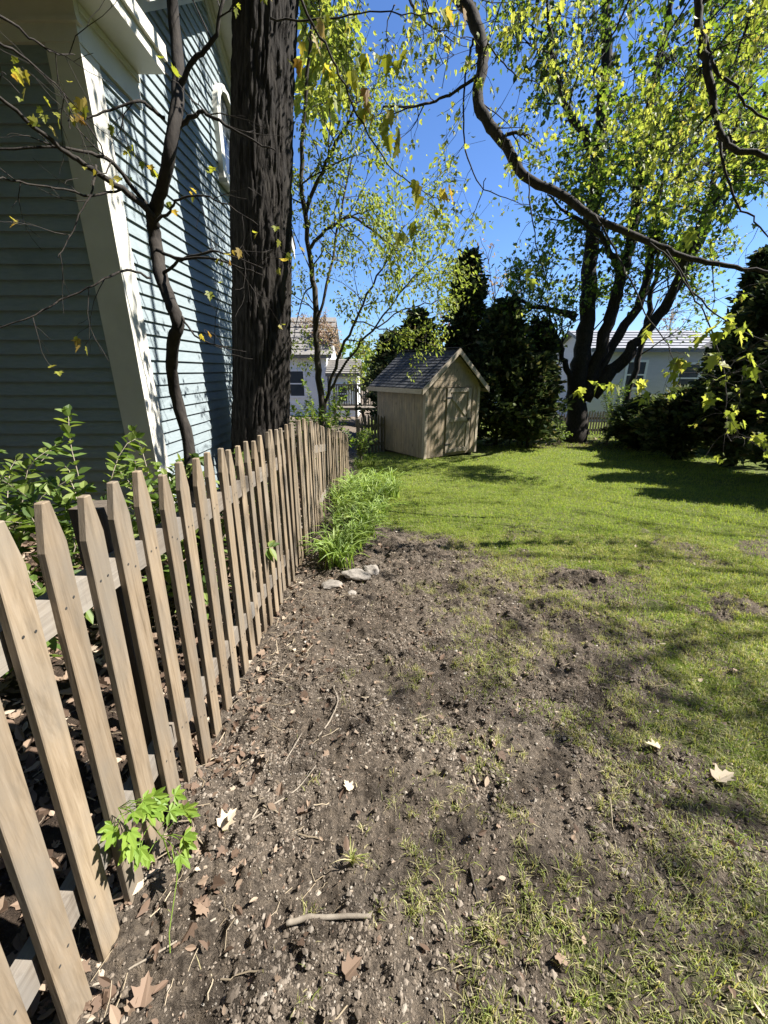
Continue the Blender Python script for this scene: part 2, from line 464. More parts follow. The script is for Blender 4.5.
mb = MB()
x, y = scatter(-.3, 3.6, .35, 4.2, 560)
g = grass_cover(x, y)
k = rng.random(len(x)) < np.clip(g, 0, .9) * smooth(.34, .54, fbm(x * 3.1, y * 3.1, 4, 52)) * 2.2
x, y = x[k], y[k]
cx, cy = [], []
for a, b in zip(x, y):
    m = rng.integers(8, 30)
    r = np.abs(rng.normal(0, .022, m)); t = rng.uniform(0, 6.28, m)
    cx.append(a + r * np.cos(t)); cy.append(b + r * np.sin(t))
# thin seedlings across the bare soil
xs_, ys_ = scatter(-.7, 3.4, .35, 4.3, 300)
k = rng.random(len(xs_)) < .07 + .8 * grass_cover(xs_, ys_)
cx.append(xs_[k]); cy.append(ys_[k])
cx, cy = np.concatenate(cx), np.concatenate(cy)
blades(mb, cx, cy, rng.uniform(.015, .055, len(cx)), rng.uniform(.0018, .0036, len(cx)), 1.1)
tag(mb.build('sparse_grass', M['grass_sparse']), 'thin yellowish grass tufts coming up through bare soil', 'grass', kind='stuff')

# ------------------------------------------------------------------ soil clods and pebbles
def add_rocks(mb, x, y, s, flat=.7, sink=.25):
    n = len(x)
    base = np.array([(0, 0, 1), (.9, 0, .3), (.28, .86, .25), (-.73, .53, .3), (-.73, -.53, .2), (.28, -.86, .3), (.6, .35, -.6), (-.5, .5, -.7), (0, -.6, -.7)], float)
    Fc = np.array([(0, 1, 2), (0, 2, 3), (0, 3, 4), (0, 4, 5), (0, 5, 1), (1, 6, 2), (2, 6, 7), (2, 7, 3), (3, 7, 4), (4, 7, 8), (4, 8, 5), (5, 8, 1), (1, 8, 6), (6, 8, 7)])
    V = base[None] * (1 + rng.uniform(-.35, .35, (n, 9, 3)))
    az = rng.uniform(0, 6.28, n); ca, sa = np.cos(az)[:, None], np.sin(az)[:, None]
    el = rng.uniform(.6, 1.0, n)[:, None]
    vx = V[..., 0] * ca - V[..., 1] * sa * el; vy = V[..., 0] * sa + V[..., 1] * ca * el
    V = np.stack([vx, vy, V[..., 2] * flat], -1) * s[:, None, None]
    c = np.stack([x, y, ground(x, y) + s * (flat * .5 - sink)], -1)
    mb.add((V + c[:, None]).reshape(-1, 3), (np.arange(n)[:, None, None] * 9 + Fc[None]).reshape(-1, 3))

mb = MB()
x, y = scatter(-.85, 2.6, .4, 2.3, 15000)
k = rng.random(len(x)) < (1 - .8 * grass_cover(x, y)) * (.25 + smooth(.4, .65, fbm(x * 3.3, y * 3.3, 3, 90))) * .9
x, y = x[k], y[k]
add_rocks(mb, x, y, np.minimum(.0027 * (1 - rng.random(len(x))) ** -.38, .012))
x, y = scatter(-.85, 2.6, 2.3, 4.6, 4200)
k = rng.random(len(x)) < (1 - .9 * grass_cover(x, y)) * .8
x, y = x[k], y[k]
add_rocks(mb, x, y, np.minimum(.0034 * (1 - rng.random(len(x))) ** -.38, .015))
tag(mb.build('soil_clods', M['clod']), 'crumbly soil clods and pebbles over the bare dirt', 'soil', kind='stuff')

# ------------------------------------------------------------------ leaf litter
def litter(mb, x, y, s, lift=.004):
    n = len(x)
    az = rng.uniform(0, 6.28, n)
    T = np.stack([np.cos(az), np.sin(az), rng.normal(0, .35, n)], -1)
    Nn = np.stack([rng.normal(0, .5, n), rng.normal(0, .5, n), np.ones(n)], -1)
    P = np.stack([x, y, ground(x, y) + lift + rng.uniform(0, .012, n)], -1)
    h = int(n * .7)
    add_leaves(mb, P[:h], T[:h], Nn[:h], s[:h], OVAL, rng.uniform(-.5, .9, h), -.1)
    add_leaves(mb, P[h:], T[h:], Nn[h:], s[h:], MAPLE, rng.uniform(-.4, .9, n - h), .12)

mb = MB()
x, y = scatter(-3.4, -.80, .1, 6.5, 800)
litter(mb, x, y, rng.uniform(.025, .085, len(x)))
x, y = scatter(-.85, .6, .3, 4.2, 900)
k = rng.random(len(x)) < np.exp(-(x + .82) / .26) * .9 + .03
x, y = x[k], y[k]
litter(mb, x, y, rng.uniform(.012, .048, len(x)))
x, y = scatter(-.7, 3.0, .35, 4.2, 330)
litter(mb, x, y, .006 + .014 * rng.random(len(x)) ** 2, 0)
x, y = scatter(.2, 3.2, .4, 4.0, 14)
litter(mb, x, y, rng.uniform(.015, .045, len(x)))
x, y = scatter(4.0, 8.2, 12.6, 14.6, 40)
litter(mb, x, y, rng.uniform(.05, .12, len(x)))
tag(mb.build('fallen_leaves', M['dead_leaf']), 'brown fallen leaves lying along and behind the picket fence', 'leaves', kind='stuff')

mb = MB()
for i in range(620):
    if i < 330: px, py = rng.uniform(-3.0, -.85), rng.uniform(.4, 4.5)
    elif i < 500: px, py = -.8 + abs(rng.normal(0, .28)), rng.uniform(.35, 3.6)
    else: px, py = rng.uniform(-.5, 2.6), rng.uniform(.4, 3.8)
    L = rng.uniform(.04, .16) * (2.4 if i < 200 else 1); a = rng.uniform(0, 6.28)
    t = np.linspace(-.5, .5, 5)
    xx = px + math.cos(a) * t * L + rng.normal(0, .05, 5) * L; yy = py + math.sin(a) * t * L + rng.normal(0, .05, 5) * L
    zz = ground(xx, yy).mean() + .006 + t * L * rng.normal(0, .3)
    mb.tube(np.stack([xx, yy, zz], -1), rng.uniform(.0008, .0024), 4)
tag(mb.build('twig_debris', M['straw']), 'scattered dry twigs and straw on the soil', 'twigs', kind='stuff')

# ------------------------------------------------------------------ picket fence
FX = -.78
TOP_Y = [0, .9, 1.29, 1.86, 2.57, 3.93, 5.07, 7.66, 9]
TOP_Z = [1.245, 1.222, 1.18, 1.155, 1.12, 1.072, .874, .36, .2]
def fence_x(y): return FX + .012 * math.sin(y * 2.1) + (.10 * max(0, y - 5.2) / 2.4)
fence = thing('picket_fence', 'weathered tan picket fence with pointed pickets running beside the bare dirt', 'fence', (FX, 1.0, gz(FX, 1.0)))
FO = np.array((FX, 1.0, gz(FX, 1.0)))
ys0 = [.175, .302, .428, .553, .68, .806, .935, 1.065, 1.195, 1.325, 1.46, 1.60, 1.74]; y = ys0[0]; i = 0
prof = [(-.0445, 0), (.0445, 0), (.0445, -.105), (.013, 0), (-.013, 0), (-.0445, -.105)]
while y < 7.75:
    x = fence_x(y) + random.gauss(0, .003)
    zt = float(np.interp(y, TOP_Y, TOP_Z)) + random.gauss(0, .008)
    zb = gz(x, y) - .015 + max(0, random.gauss(0, .012))
    w = .0345 * random.uniform(.95, 1.04)
    pol = [(-w, zb), (w, zb), (w, zt - .105), (.012, zt), (-.012, zt), (-w, zt - .105 + random.gauss(0, .006))]
    th = .021
    m_ = MB()
    # several slices so that a board can bow a little
    m_.prism([(p, q) for p, q in pol], 0, th, 'x')
    V = m_.V[0]
    tw = random.gauss(0, .025); ln = random.gauss(0, .008); lx = random.gauss(0, .007); hgt = zt - zb
    for k in range(len(V)):
        u = (V[k, 2] - zb) / hgt
        yy = V[k, 1] * math.cos(tw) - V[k, 0] * math.sin(tw); xx = V[k, 0] * math.cos(tw) + V[k, 1] * math.sin(tw)
        V[k, 0] = xx + lx * u; V[k, 1] = yy + (ln * .6 + float(np.interp(y, [.9, 1.8, 3], [.072, .035, .012]))) * u
    nf0 = sum(len(f) for f in m_.Fs)
    for zr in (float(np.interp(y, TOP_Y, TOP_Z)) - .25, gz(FX, y) + .24):   # nail heads, two to a rail
        for dy in (-.016, .014):
            u = (zr - zb) / hgt; c0 = np.array((th + lx * u + .0012, dy + (.03) * u, zr + random.gauss(0, .008)))
            aa = np.arange(8) * math.pi / 4; c0[1] = dy + (ln * .6 + float(np.interp(y, [.9, 1.8, 3], [.072, .035, .012]))) * u
            m_.add([c0 + (0, .0036 * math.cos(t_), .0036 * math.sin(t_)) for t_ in aa], [tuple(range(8))])
    o = m_.build('picket', M['picket'], fence, loc=Vector((x, y, 0)) - Vector(FO))
    o.data.materials.append(M['iron'])
    for f_ in o.data.polygons:
        if len(f_.vertices) == 8: f_.material_index = 1
    bv = o.modifiers.new('edge', 'BEVEL'); bv.width = .0022; bv.segments = 1; bv.limit_method = 'ANGLE'
    i += 1
    y = ys0[i] if i < len(ys0) else y + .135 + random.gauss(0, .006)
posts = [-.95, 1.16, 3.5, 5.75, 7.7]
for a, b in zip(posts[:-1], posts[1:]):
    for dz in (.27, .98):
        m_ = MB()
        za = (float(np.interp(a, TOP_Y, TOP_Z)) - .25) if dz > .5 else gz(FX, a) + .24
        zb = (float(np.interp(b, TOP_Y, TOP_Z)) - .25) if dz > .5 else gz(FX, b) + .24
        m_.bar((fence_x(a) - .022, a + .002, za), (fence_x(b) - .022, b - .002, zb), .038, .088)
        m_.build('rail', M['rail'], fence, loc=-Vector(FO))
for p in posts[1:]:
    m_ = MB(); zt = float(np.interp(p, TOP_Y, TOP_Z)) - .07
    m_.box(fence_x(p) - .135, fence_x(p) - .045, p - .045, p + .045, gz(FX, p) - .1, zt)
    m_.build('post', M['post'], fence, loc=-Vector(FO))

def small_fence(name, label, p, q, h, n, mat, zoff=0):
    p = np.array(p, float); q = np.array(q, float)
    z0 = gz(*p)
    t = thing(name, label, 'fence', (p[0], p[1], z0))
    o0 = np.array((p[0], p[1], z0)); d = q - p; L = np.linalg.norm(d); d /= L
    w = L / n * .58
    for i in range(n):
        c = p + d * (i + .5) * L / n; z = gz(*c); hh = h * random.uniform(.97, 1.03)
        m_ = MB(); m_.prism([(-w / 2, -.02), (w / 2, -.02), (w / 2, hh - .09), (.012, hh), (-.012, hh), (-w / 2, hh - .09)], -.01, .01, 'y')
        M4 = np.array(((d[0], -d[1], 0), (d[1], d[0], 0), (0, 0, 1)))
        m_.V[0] = m_.V[0] @ M4.T
        m_.build('picket', mat, t, loc=(c[0] - o0[0], c[1] - o0[1], z - o0[2]))
    nrm = np.array((-d[1], d[0]))
    for f in (.25, .75):
        m_ = MB(); a = p + nrm * .03; b = q + nrm * .03
        m_.bar((*a, gz(*p) + h * f), (*b, gz(*q) + h * f), .035, .08); m_.build('rail', mat, t, loc=-Vector(o0))
    k = max(2, int(L / 2.2) + 1)
    for i in range(k):
        c = p + d * L * i / (k - 1) + nrm * .09; z = gz(*c)
        m_ = MB(); m_.box(c[0] - .05, c[0] + .05, c[1] - .05, c[1] + .05, z - .05, z + h * .95); m_.build('post', mat, t, loc=-Vector(o0))
small_fence('picket_fence', 'short dark picket fence closing the gap left of the shed', (-.62, 10.9), (.05, 11.6), 1.0, 8, M['grey_wood'])
small_fence('picket_fence', 'grey picket fence in shade behind the big maple trunk', (5.6, 15.0), (9.2, 15.4), .85, 34, M['grey_wood'])

# ------------------------------------------------------------------ blue house
WX, HY0, HY1, PKY = -2.1, 3.7, 9.1, 6.4
house = thing('house', 'blue clapboard house with cream corner board and trim beside the fence', 'house', (WX, HY0, 0))
HO = -Vector((WX, HY0, 0))
def rake(y): return 3.71 + .68 * (y - HY0) if y <= PKY else 3.71 + .68 * (2 * PKY - HY0 - y)
EXP = .108
m_ = MB(); z = -.35
while z < 5.9:
    zt = z + EXP
    if rake(PKY) + .3 < z: break
    lo, hi = HY0 + .16, HY1 - .16
    if z > 3.55:
        off = max(0, (z - 3.71 - .12) / .68); lo, hi = HY0 + max(.16, off), HY1 - max(.16, off)
    cuts = [lo]
    while cuts[-1] < hi - 1.2: cuts.append(cuts[-1] + random.uniform(.9, 2.6))
    cuts = [c for c in cuts if c < hi - .3] + [hi]
    for a_, b_ in zip(cuts[:-1], cuts[1:]):
        if b_ - a_ < .1: continue
        e_ = .021 + random.uniform(-.002, .003); b_ -= .004; zz = z + random.uniform(-.002, .002)
        V = [(WX + e_, a_, zz), (WX + e_, b_, zz), (WX + .003, b_, zt + .004), (WX + .003, a_, zt + .004), (WX, a_, zz), (WX, b_, zz)]
        m_.add(V, [(0, 1, 2, 3), (4, 5, 1, 0)])
    z = zt
# wall core behind the boards
m_.add([(WX - .02, HY0, -.4), (WX - .02, HY1, -.4), (WX - .02, HY1, rake(HY1) + .2), (WX - .02, PKY, rake(PKY) + .2), (WX - .02, HY0, rake(HY0) + .2)], [(0, 1, 2, 3, 4)])
m_.build('gable_wall', M['siding'], house, loc=HO)
m_ = MB(); z = -.35
while z < 3.62:
    zt = z + EXP * 1.02
    V = [(-9, HY0 - .021, z), (WX - .19, HY0 - .021, z), (WX - .19, HY0 - .003, zt + .004), (-9, HY0 - .003, zt + .004), (-9, HY0, z), (WX - .19, HY0, z)]
    m_.add(V, [(0, 1, 2, 3), (4, 5, 1, 0)]); z = zt
m_.box(-9, WX - .03, HY0 + .01, HY0 + .05, -.4, 3.9)
m_.box(-9, -8.95, HY0 + .05, HY1, -.4, 3.9)
m_.box(-9, WX - .03, HY1 - .05, HY1, -.4, 3.9)
m_.build('front_wall', M['siding'], house, loc=HO)
m_ = MB()
m_.box(WX - .205, WX + .028, HY0 - .028, HY0 + .0, -.4, 3.61)
m_.box(WX + .0, WX + .026, HY0 + .002, HY0 + .185, -.4, 3.61)
m_.build('corner_board', M['white_trim'], house, loc=HO)
m_ = MB()
m_.box(WX + .0, WX + .027, HY1 - .18, HY1, -.4, 3.61)
m_.build('corner_board', M['white_trim'], house, loc=HO)
m_ = MB()
m_.box(-9, WX + .034, HY0 - .034, HY0 + .0, 3.61, 3.72)
m_.box(-9, WX + .048, HY0 - .048, HY0 + .0, 3.722, 3.84)
m_.box(-9, WX + .060, HY0 - .060, HY0 + .0, 3.705, 3.728)
m_.box(WX + .0, WX + .034, HY0 + .002, HY0 + .74, 3.61, 3.838)
m_.box(WX + .034, WX + .05, HY0 + .002, HY0 + .74, 3.79, 3.838)
m_.build('frieze_board', M['white_trim'], house, loc=HO)
m_ = MB()
m_.box(-9, WX + .27, HY0 - .30, HY0 + .0, 3.842, 4.03)
m_.box(WX + .002, WX + .27, HY0 + .0, HY0 + .73, 3.842, 4.03)
m_.box(WX + .272, WX + .30, HY0 - .33, HY0 + .745, 3.93, 4.035)
m_.box(-9, WX + .27, HY0 - .33, HY0 - .302, 3.93, 4.035)
m_.prism([(WX + .0, 4.037), (WX + .30, 4.037), (WX + .0, 4.17)], HY0 - .3, HY0 + .73, 'y')
m_.build('cornice_return', M['white_trim'], house, loc=HO)
m_ = MB()
sl = math.hypot(1, .68)
for (ya, yb) in ((HY0 + .5, PKY), (PKY, HY1 + .3)):
    za, zb = rake(ya), rake(yb)
    for (x0, x1, d0, d1) in ((WX + .0, WX + .035, 0, .21), (WX + .036, WX + .06, .13, .212), (WX - .0, WX + .30, .214, .24), (WX + .30, WX + .325, .10, .33)):
        m_.prism([(ya, za + d0), (yb, zb + d0), (yb, zb + d1), (ya, za + d1)], x0, x1, 'x')
m_.build('rake_board', M['white_trim'], house, loc=HO)
m_ = MB()
for (ya, yb) in ((HY0 - .36, PKY), (PKY, HY1 + .36)):
    za, zb = rake(ya), rake(yb)
    m_.prism([(ya, za + .334), (yb, zb + .334), (yb, zb + .40), (ya, za + .40)], -9.2, WX + .34, 'x')
m_.build('roof', M['shingle'], house, loc=HO)
m_ = MB(); m_.box(-9, WX - .03, HY0 + .01, HY1, -.5, -.36); m_.build('foundation', M['foundation'], house, loc=HO)
# round-topped gable window
def arch(w, h, n=14, cy=0, cz=0):
    pts = [(cy - w, cz), (cy + w, cz)]
    pts += [(cy + w * math.cos(a), cz + h + w * 1.25 * math.sin(a)) for a in np.linspace(0, math.pi, n)]
    return pts
m_ = MB(); po, pi_ = arch(.42, .60, cy=6.72, cz=3.80), arch(.30, .56, cy=6.72, cz=3.92)
n = len(po)
V = [(WX + .075, *p) for p in po] + [(WX + .075, *p) for p in pi_] + [(WX + .0, *p) for p in po] + [(WX + .012, *p) for p in pi_]
Fc = []
for i in range(n):
    j = (i + 1) % n
    Fc += [(i, j, n + j, n + i), (i, 2 * n + i, 2 * n + j, j), (n + i, n + j, 3 * n + j, 3 * n + i)]
m_.add(V, Fc)
wf = m_.build('window', M['white_trim'], house, loc=HO)
m_ = MB(); m_.add([(WX + .022, *p) for p in pi_], [tuple(range(n))]); m_.build('pane', M['glass'], wf)
m_ = MB(); m_.box(WX + .02, WX + .13, 6.24, 7.20, 3.75, 3.798); m_.build('sill', M['white_trim'], wf)

HK = 2.45 / 2.1
house.scale = (HK, HK, HK); house.location = (WX * HK, HY0 * HK, CAMZ - CAMZ * HK)

# ------------------------------------------------------------------ shed
AL = math.atan2(.57, .82)
SX, SY = 1.0, 10.17; SZ = float(base_z(SY)) - .02
shed = thing('garden_shed', 'small wooden garden shed with dark shingle roof and braced door', 'shed', (SX, SY, SZ), AL)
SW, SL, EZ, SLP = 1.8, 2.06, 1.89, .81
def roof_z(u): return EZ + SLP * (SW / 2 - abs(u - SW / 2))
m_ = MB()
# left and right side boards, vertical grooves
nb = 20
for i in range(nb):
    y0, y1 = SL * i / nb, SL * (i + 1) / nb - .010
    z1 = EZ - .02
    m_.box(-.016, -.001, y0, y1, .06, z1); m_.box(SW + .001, SW + .016, y0, y1, .06, z1)
m_.box(0, SW, .0, SL, .05, EZ - .06)
m_.add([(0, .0, EZ - .06), (SW, .0, EZ - .06), (SW / 2, .0, roof_z(SW / 2) - .05)], [(0, 1, 2)])
m_.add([(0, SL, EZ - .06), (SW, SL, EZ - .06), (SW / 2, SL, roof_z(SW / 2) - .05)], [(0, 2, 1)])
nb = 17
for i in range(nb):
    x0, x1 = SW * i / nb, SW * (i + 1) / nb - .010
    zt = 1.76
    if x1 < .66 or x0 > 1.50: m_.box(x0, x1, -.016, -.001, .06, zt)
    m_.box(x0, x1, SL + .001, SL + .016, .06, EZ - .05)
m_.build('wall', M['shed_wood'], shed)
m_ = MB()
for k in range(6):   # boards across the gable
    z0 = 1.79 + k * .138; z1 = z0 + .132
    if z1 > roof_z(.9) - .08: break
    o0 = max(0, (z0 - EZ + .03) / SLP); o1 = max(0, (z1 - EZ + .03) / SLP)
    m_.prism([(o0, z0), (SW - o0, z0), (SW - o1, z1), (o1, z1)], -.018, -.002, 'y')
m_.box(.0, SW, -.026, -.0, 1.762, 1.788)
m_.build('gable_panel', M['shed_wood'], shed)
m_ = MB()
m_.box(-.034, .05, -.034, -.017, .05, 1.76)
m_.box(-.034, -.017, -.017, .06, .05, 1.76)
m_.build('corner_trim', M['shed_trim'], shed)
m_ = MB(); m_.box(SW - .05, SW + .03, -.034, -.017, .05, 1.76)
m_.build('corner_trim', M['shed_trim'], shed)
m_ = MB()
rows = 13
for side in (-1, 1):
    for k in range(rows):
        u0 = -.22 + (SW / 2 + .22) * k / rows; u1 = -.22 + (SW / 2 + .22) * (k + 1) / rows + .02
        cells = 17
        for c in range(cells):
            y0 = -.14 + (SL + .26) * c / cells + (.05 if k % 2 else 0); y1 = y0 + (SL + .26) / cells - .006
            y1 = min(y1, SL + .12)
            lift = random.uniform(0, .006)
            za, zb = EZ + SLP * u0, EZ + SLP * min(u1, SW / 2)
            ua, ub = (u0, min(u1, SW / 2)) if side < 0 else (SW - u0, SW - min(u1, SW / 2))
            V = [(ua, y0, za + .052 + lift), (ua, y1, za + .052 + lift), (ub, y1, zb + .036), (ub, y0, zb + .036), (ua, y0, za + .03), (ua, y1, za + .03)]
            m_.add(V, [(0, 1, 2, 3), (4, 5, 1, 0)])
    ua, ub = (-.22, SW / 2) if side < 0 else (SW + .22, SW / 2)
    za, zb = EZ - SLP * .22, roof_z(SW / 2)
    m_.add([(ua, -.14, za + .03), (ua, SL + .12, za + .03), (ub, SL + .12, zb + .03), (ub, -.14, zb + .03), (ua, -.14, za), (ua, SL + .12, za), (ub, SL + .12, zb), (ub, -.14, zb)],
           [(0, 1, 2, 3), (4, 7, 6, 5), (0, 4, 5, 1), (0, 3, 7, 4), (1, 5, 6, 2)])
m_.bar((SW / 2, -.15, roof_z(SW / 2) + .058), (SW / 2, SL + .13, roof_z(SW / 2) + .058), .16, .018)
m_.build('roof', M['shingle'], shed)
for side in (-1, 1):
    m_ = MB()
    ua, ub = (-.23, SW / 2) if side < 0 else (SW + .23, SW / 2)
    za, zb = EZ - SLP * .23, roof_z(SW / 2)
    m_.prism([(ua, za - .09), (ub, zb - .09), (ub, zb + .045), (ua, za + .045)], -.165, -.142, 'y')
    m_.build('rake_board', M['shed_trim'], shed)
m_ = MB(); m_.box(-.25, -.222, -.14, SL + .12, EZ - SLP * .23 - .075, EZ - SLP * .23 + .035); m_.build('fascia', M['shed_trim'], shed)
m_ = MB(); m_.box(SW + .222, SW + .25, -.14, SL + .12, EZ - SLP * .23 - .075, EZ - SLP * .23 + .035); m_.build('fascia', M['shed_trim'], shed)
m_ = MB()
dx0, dx1, dz0, dz1 = .67, 1.49, .13, 1.74
for i in range(8):
    a = dx0 + (dx1 - dx0) * i / 8; m_.box(a, a + (dx1 - dx0) / 8 - .008, -.022, -.002, dz0, dz1)
door = m_.build('door', M['door_wood'], shed)
m_ = MB()
fr = .10; y0, y1 = -.046, -.0225
m_.box(dx0, dx0 + fr, y0, y1, dz0, dz1); m_.box(dx1 - fr, dx1, y0, y1, dz0, dz1)
for z in (dz0, (dz0 + dz1) / 2 - .02, dz1 - fr): m_.box(dx0 + fr + .001, dx1 - fr - .001, y0, y1, z, z + fr)
mz = (dz0 + dz1) / 2
m_.bar((dx0 + fr + .03, -.033, dz1 - fr - .06), (dx1 - fr - .03, -.033, mz + .14), .018, .09)
m_.bar((dx0 + fr + .03, -.033, dz0 + fr + .06), (dx1 - fr - .03, -.033, mz - .08), .018, .09)
m_.build('door_brace', M['shed_trim'], door)
m_ = MB(); m_.box(dx1 - .075, dx1 - .03, -.075, -.047, mz - .02, mz + .015); m_.box(dx1 - .09, dx1 + .05, -.058, -.05, mz + .018, mz + .05); m_.build('handle', M['iron'], door)
for z in (dz0 + .2, dz1 - .25):
    m_ = MB(); m_.box(dx0 - .05, dx0 + .16, -.054, -.047, z, z + .04); m_.build('hinge', M['iron'], door)
for xx in (.1, SW - .2):
    m_ = MB(); m_.box(xx, xx + .1, .02, SL, -.08, .05); m_.build('skid', M['post'], shed)

# ------------------------------------------------------------------ trees
class Tree:
    def __init__(s): s.mb = MB(); s.tips = []
    def limb(s, pts, r0, r1, n=8, sub=4, wob=.0):
        """A limb through given points, smoothed; returns its polyline and radii."""
        P = np.array(pts, float); m = len(P)
        tt = np.linspace(0, m - 1, (m - 1) * sub + 1)
        Q = []
        for t in tt:
            i = min(int(t), m - 2); f = t - i
            p0, p1, p2, p3 = P[max(i - 1, 0)], P[i], P[i + 1], P[min(i + 2, m - 1)]
            Q.append(.5 * ((2 * p1) + (-p0 + p2) * f + (2 * p0 - 5 * p1 + 4 * p2 - p3) * f * f + (-p0 + 3 * p1 - 3 * p2 + p3) * f ** 3))
        Q = np.array(Q)
        if wob: Q[1:-1] += rng.normal(0, wob, (len(Q) - 2, 3))
        rad = np.linspace(r0, r1, len(Q)) if np.isscalar(r0) else np.interp(np.linspace(0, 1, len(Q)), np.linspace(0, 1, len(r0)), r0)
        rad = rad * rng.uniform(.93, 1.07, len(Q))
        s.mb.tube(Q, rad, n)
        return Q, rad
    def grow(s, p, d, L, r, lvl, maxl, up=.1, spread=.8, kids=(5, 4, 3), ratio=.6, wob=.18, seg=.25, minr=.002, tipn=3, first=.25):
        ns = max(3, min(9, int(L / seg))); st = L / ns
        P = [np.array(p, float)]; d = unit(np.array(d, float)); D = [d]
        for i in range(ns):
            d = unit(d + rng.normal(0, wob, 3) + np.array((0, 0, up)))
            P.append(P[-1] + d * st); D.append(d)
        P = np.array(P)
        rad = np.maximum(np.linspace(r, r * (.35 if lvl < maxl else .2), ns + 1), minr)
        s.mb.tube(P, rad, 6 if r > .03 else 4 if r > .006 else 3, cap=False)
        if lvl >= maxl:
            for k in range(tipn):
                i = rng.integers(max(1, ns // 3), ns + 1); s.tips.append((P[i], D[i]))
            s.tips.append((P[-1], D[-1])); return
        for k in range(kids[min(lvl, len(kids) - 1)]):
            f = rng.uniform(first, 1.0); i = min(int(f * ns), ns - 1); q = P[i] + (P[i + 1] - P[i]) * (f * ns - i)
            a = rng.normal(size=3); a = unit(a - D[i] * (a @ D[i]))
            nd = unit(D[i] * math.cos(spread) + a * math.sin(spread))
            s.grow(q, nd, L * ratio * rng.uniform(.7, 1.15) * (1.15 - .4 * f), rad[i] * .6, lvl + 1, maxl, up, spread, kids, ratio, wob, seg, minr, tipn, first)
        s.grow(P[-1], D[-1], L * ratio, rad[-1], lvl + 1, maxl, up, spread, kids, ratio, wob, seg, minr, tipn, first)
    def twigs(s, Q, rad, count, L, lvl, maxl, f0=.1, f1=1.0, spread=1.0, **kw):
        n = len(Q)
        for k in range(count):
            f = rng.uniform(f0, f1) * (n - 1); i = min(int(f), n - 2)
            q = Q[i] + (Q[i + 1] - Q[i]) * (f - i); dd = unit(Q[i + 1] - Q[i])
            a = rng.normal(size=3); a = unit(a - dd * (a @ dd))
            s.grow(q, dd * math.cos(spread) + a * math.sin(spread), L * rng.uniform(.6, 1.3), max(min(rad[i] * .5, L * .02), .0025), lvl, maxl, spread=.7, **kw)

def leaf_clusters(mb, tips, per, size, half, sd, hang=.3, droop=.2, fold=.25, dirw=.5):
    if not tips: return
    P = np.array([t[0] for t in tips]); D = np.array([t[1] for t in tips])
    P = np.repeat(P, per, 0); D = np.repeat(D, per, 0); n = len(P)
    P = P + rng.normal(0, sd, (n, 3))
    T = unit(D * dirw + rng.normal(0, 1, (n, 3)) * .8 + np.array((0, 0, -hang)))
    Nn = unit(rng.normal(0, .55, (n, 3)) + np.array((0, 0, 1)))
    add_leaves(mb, P, T, Nn, size * rng.uniform(.55, 1.25, n), half, fold, droop)

# --- big maple trunk beside the house
def big_trunk():
    t = thing('maple_tree', 'huge dark furrowed maple between blue house and fence, long boughs arching over the yard', 'tree', (-2.0, 6.25, gz(-2.0, 6.25)))
    off = np.array((-2.0, 6.25, gz(-2.0, 6.25)))
    zs = np.concatenate([np.linspace(-.2, 5.8, 260), np.linspace(5.85, 9.5, 50)])
    na = 220; A = np.arange(na) * 2 * math.pi / na
    ZZ, AA = np.meshgrid(zs, A, indexing='ij')
    r = .415 + .20 * np.exp(-(ZZ + .2) / .35) + .02 * np.sin(3 * AA + 1) * np.exp(-ZZ / 3) - .012 * ZZ
    # long vertical plates: ridged noise, stretched along the trunk
    u = AA / (2 * math.pi) * 52
    wz = ZZ * 2.4
    def pn(u, w, k, seed):  # periodic around the trunk
        ph = AA / (2 * math.pi)
        return fbm(u, w, 3, seed) * (1 - smooth(.93, 1, ph)) + fbm(u - k, w, 3, seed) * smooth(.93, 1, ph)
    ridge = 1 - np.abs(2 * pn(u + .9 * fbm(u * .3, wz * 1.2, 2, 4), wz, 52, 61) - 1)
    fine = pn(u * 2.6, wz * 5, 52 * 2.6, 65)
    r = r + (smooth(.45, .95, ridge) - .5) * -.030 + (fine - .5) * .020
    cx = .118 * ZZ + .02 * np.sin(ZZ * 1.1); cy = .02 * np.sin(ZZ)
    V = np.stack([cx + r * np.cos(AA), cy + r * np.sin(AA), ZZ], -1).reshape(-1, 3)
    i = np.arange(len(zs) - 1)[:, None] * na; j = np.arange(na)[None]; j2 = (j + 1) % na
    Fq = np.stack([i + j, i + j2, i + na + j2, i + na + j], -1).reshape(-1, 4)
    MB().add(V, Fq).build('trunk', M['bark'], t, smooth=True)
    # crown high above the frame: young leaves, sparse at right to dapple the wall
    T = Tree()
    for k in range(8):
        a = (.55, -.75, 2.2, 2.9, 3.5, 4.0, 4.5, 5.0)[k]
        T.grow((.9, 0, 6.4 + .35 * k), (math.cos(a), math.sin(a), .5), 4.0 if k > 1 else 3.0, .10, 0, 3, up=.02, kids=(6, 5, 4), ratio=.58, seg=.35, minr=.006)
    T.mb.build('limb', M['bark_mid'], t)
    right = [q for q in T.tips if q[0][0] > 1.2]; left = [q for q in T.tips if q[0][0] <= 1.2]
    mb = MB(); leaf_clusters(mb, right[::2], 2, .09, TRI3, .07); leaf_clusters(mb, left, 8, .26, TRI3, .18)  # dense left leaves added to block sky light from the front wall
    mb.build('crown', M['leaf_spring'], t)
    return t
BIG = big_trunk(); BIG_O = np.array((-2.0, 6.25, gz(-2.0, 6.25)))

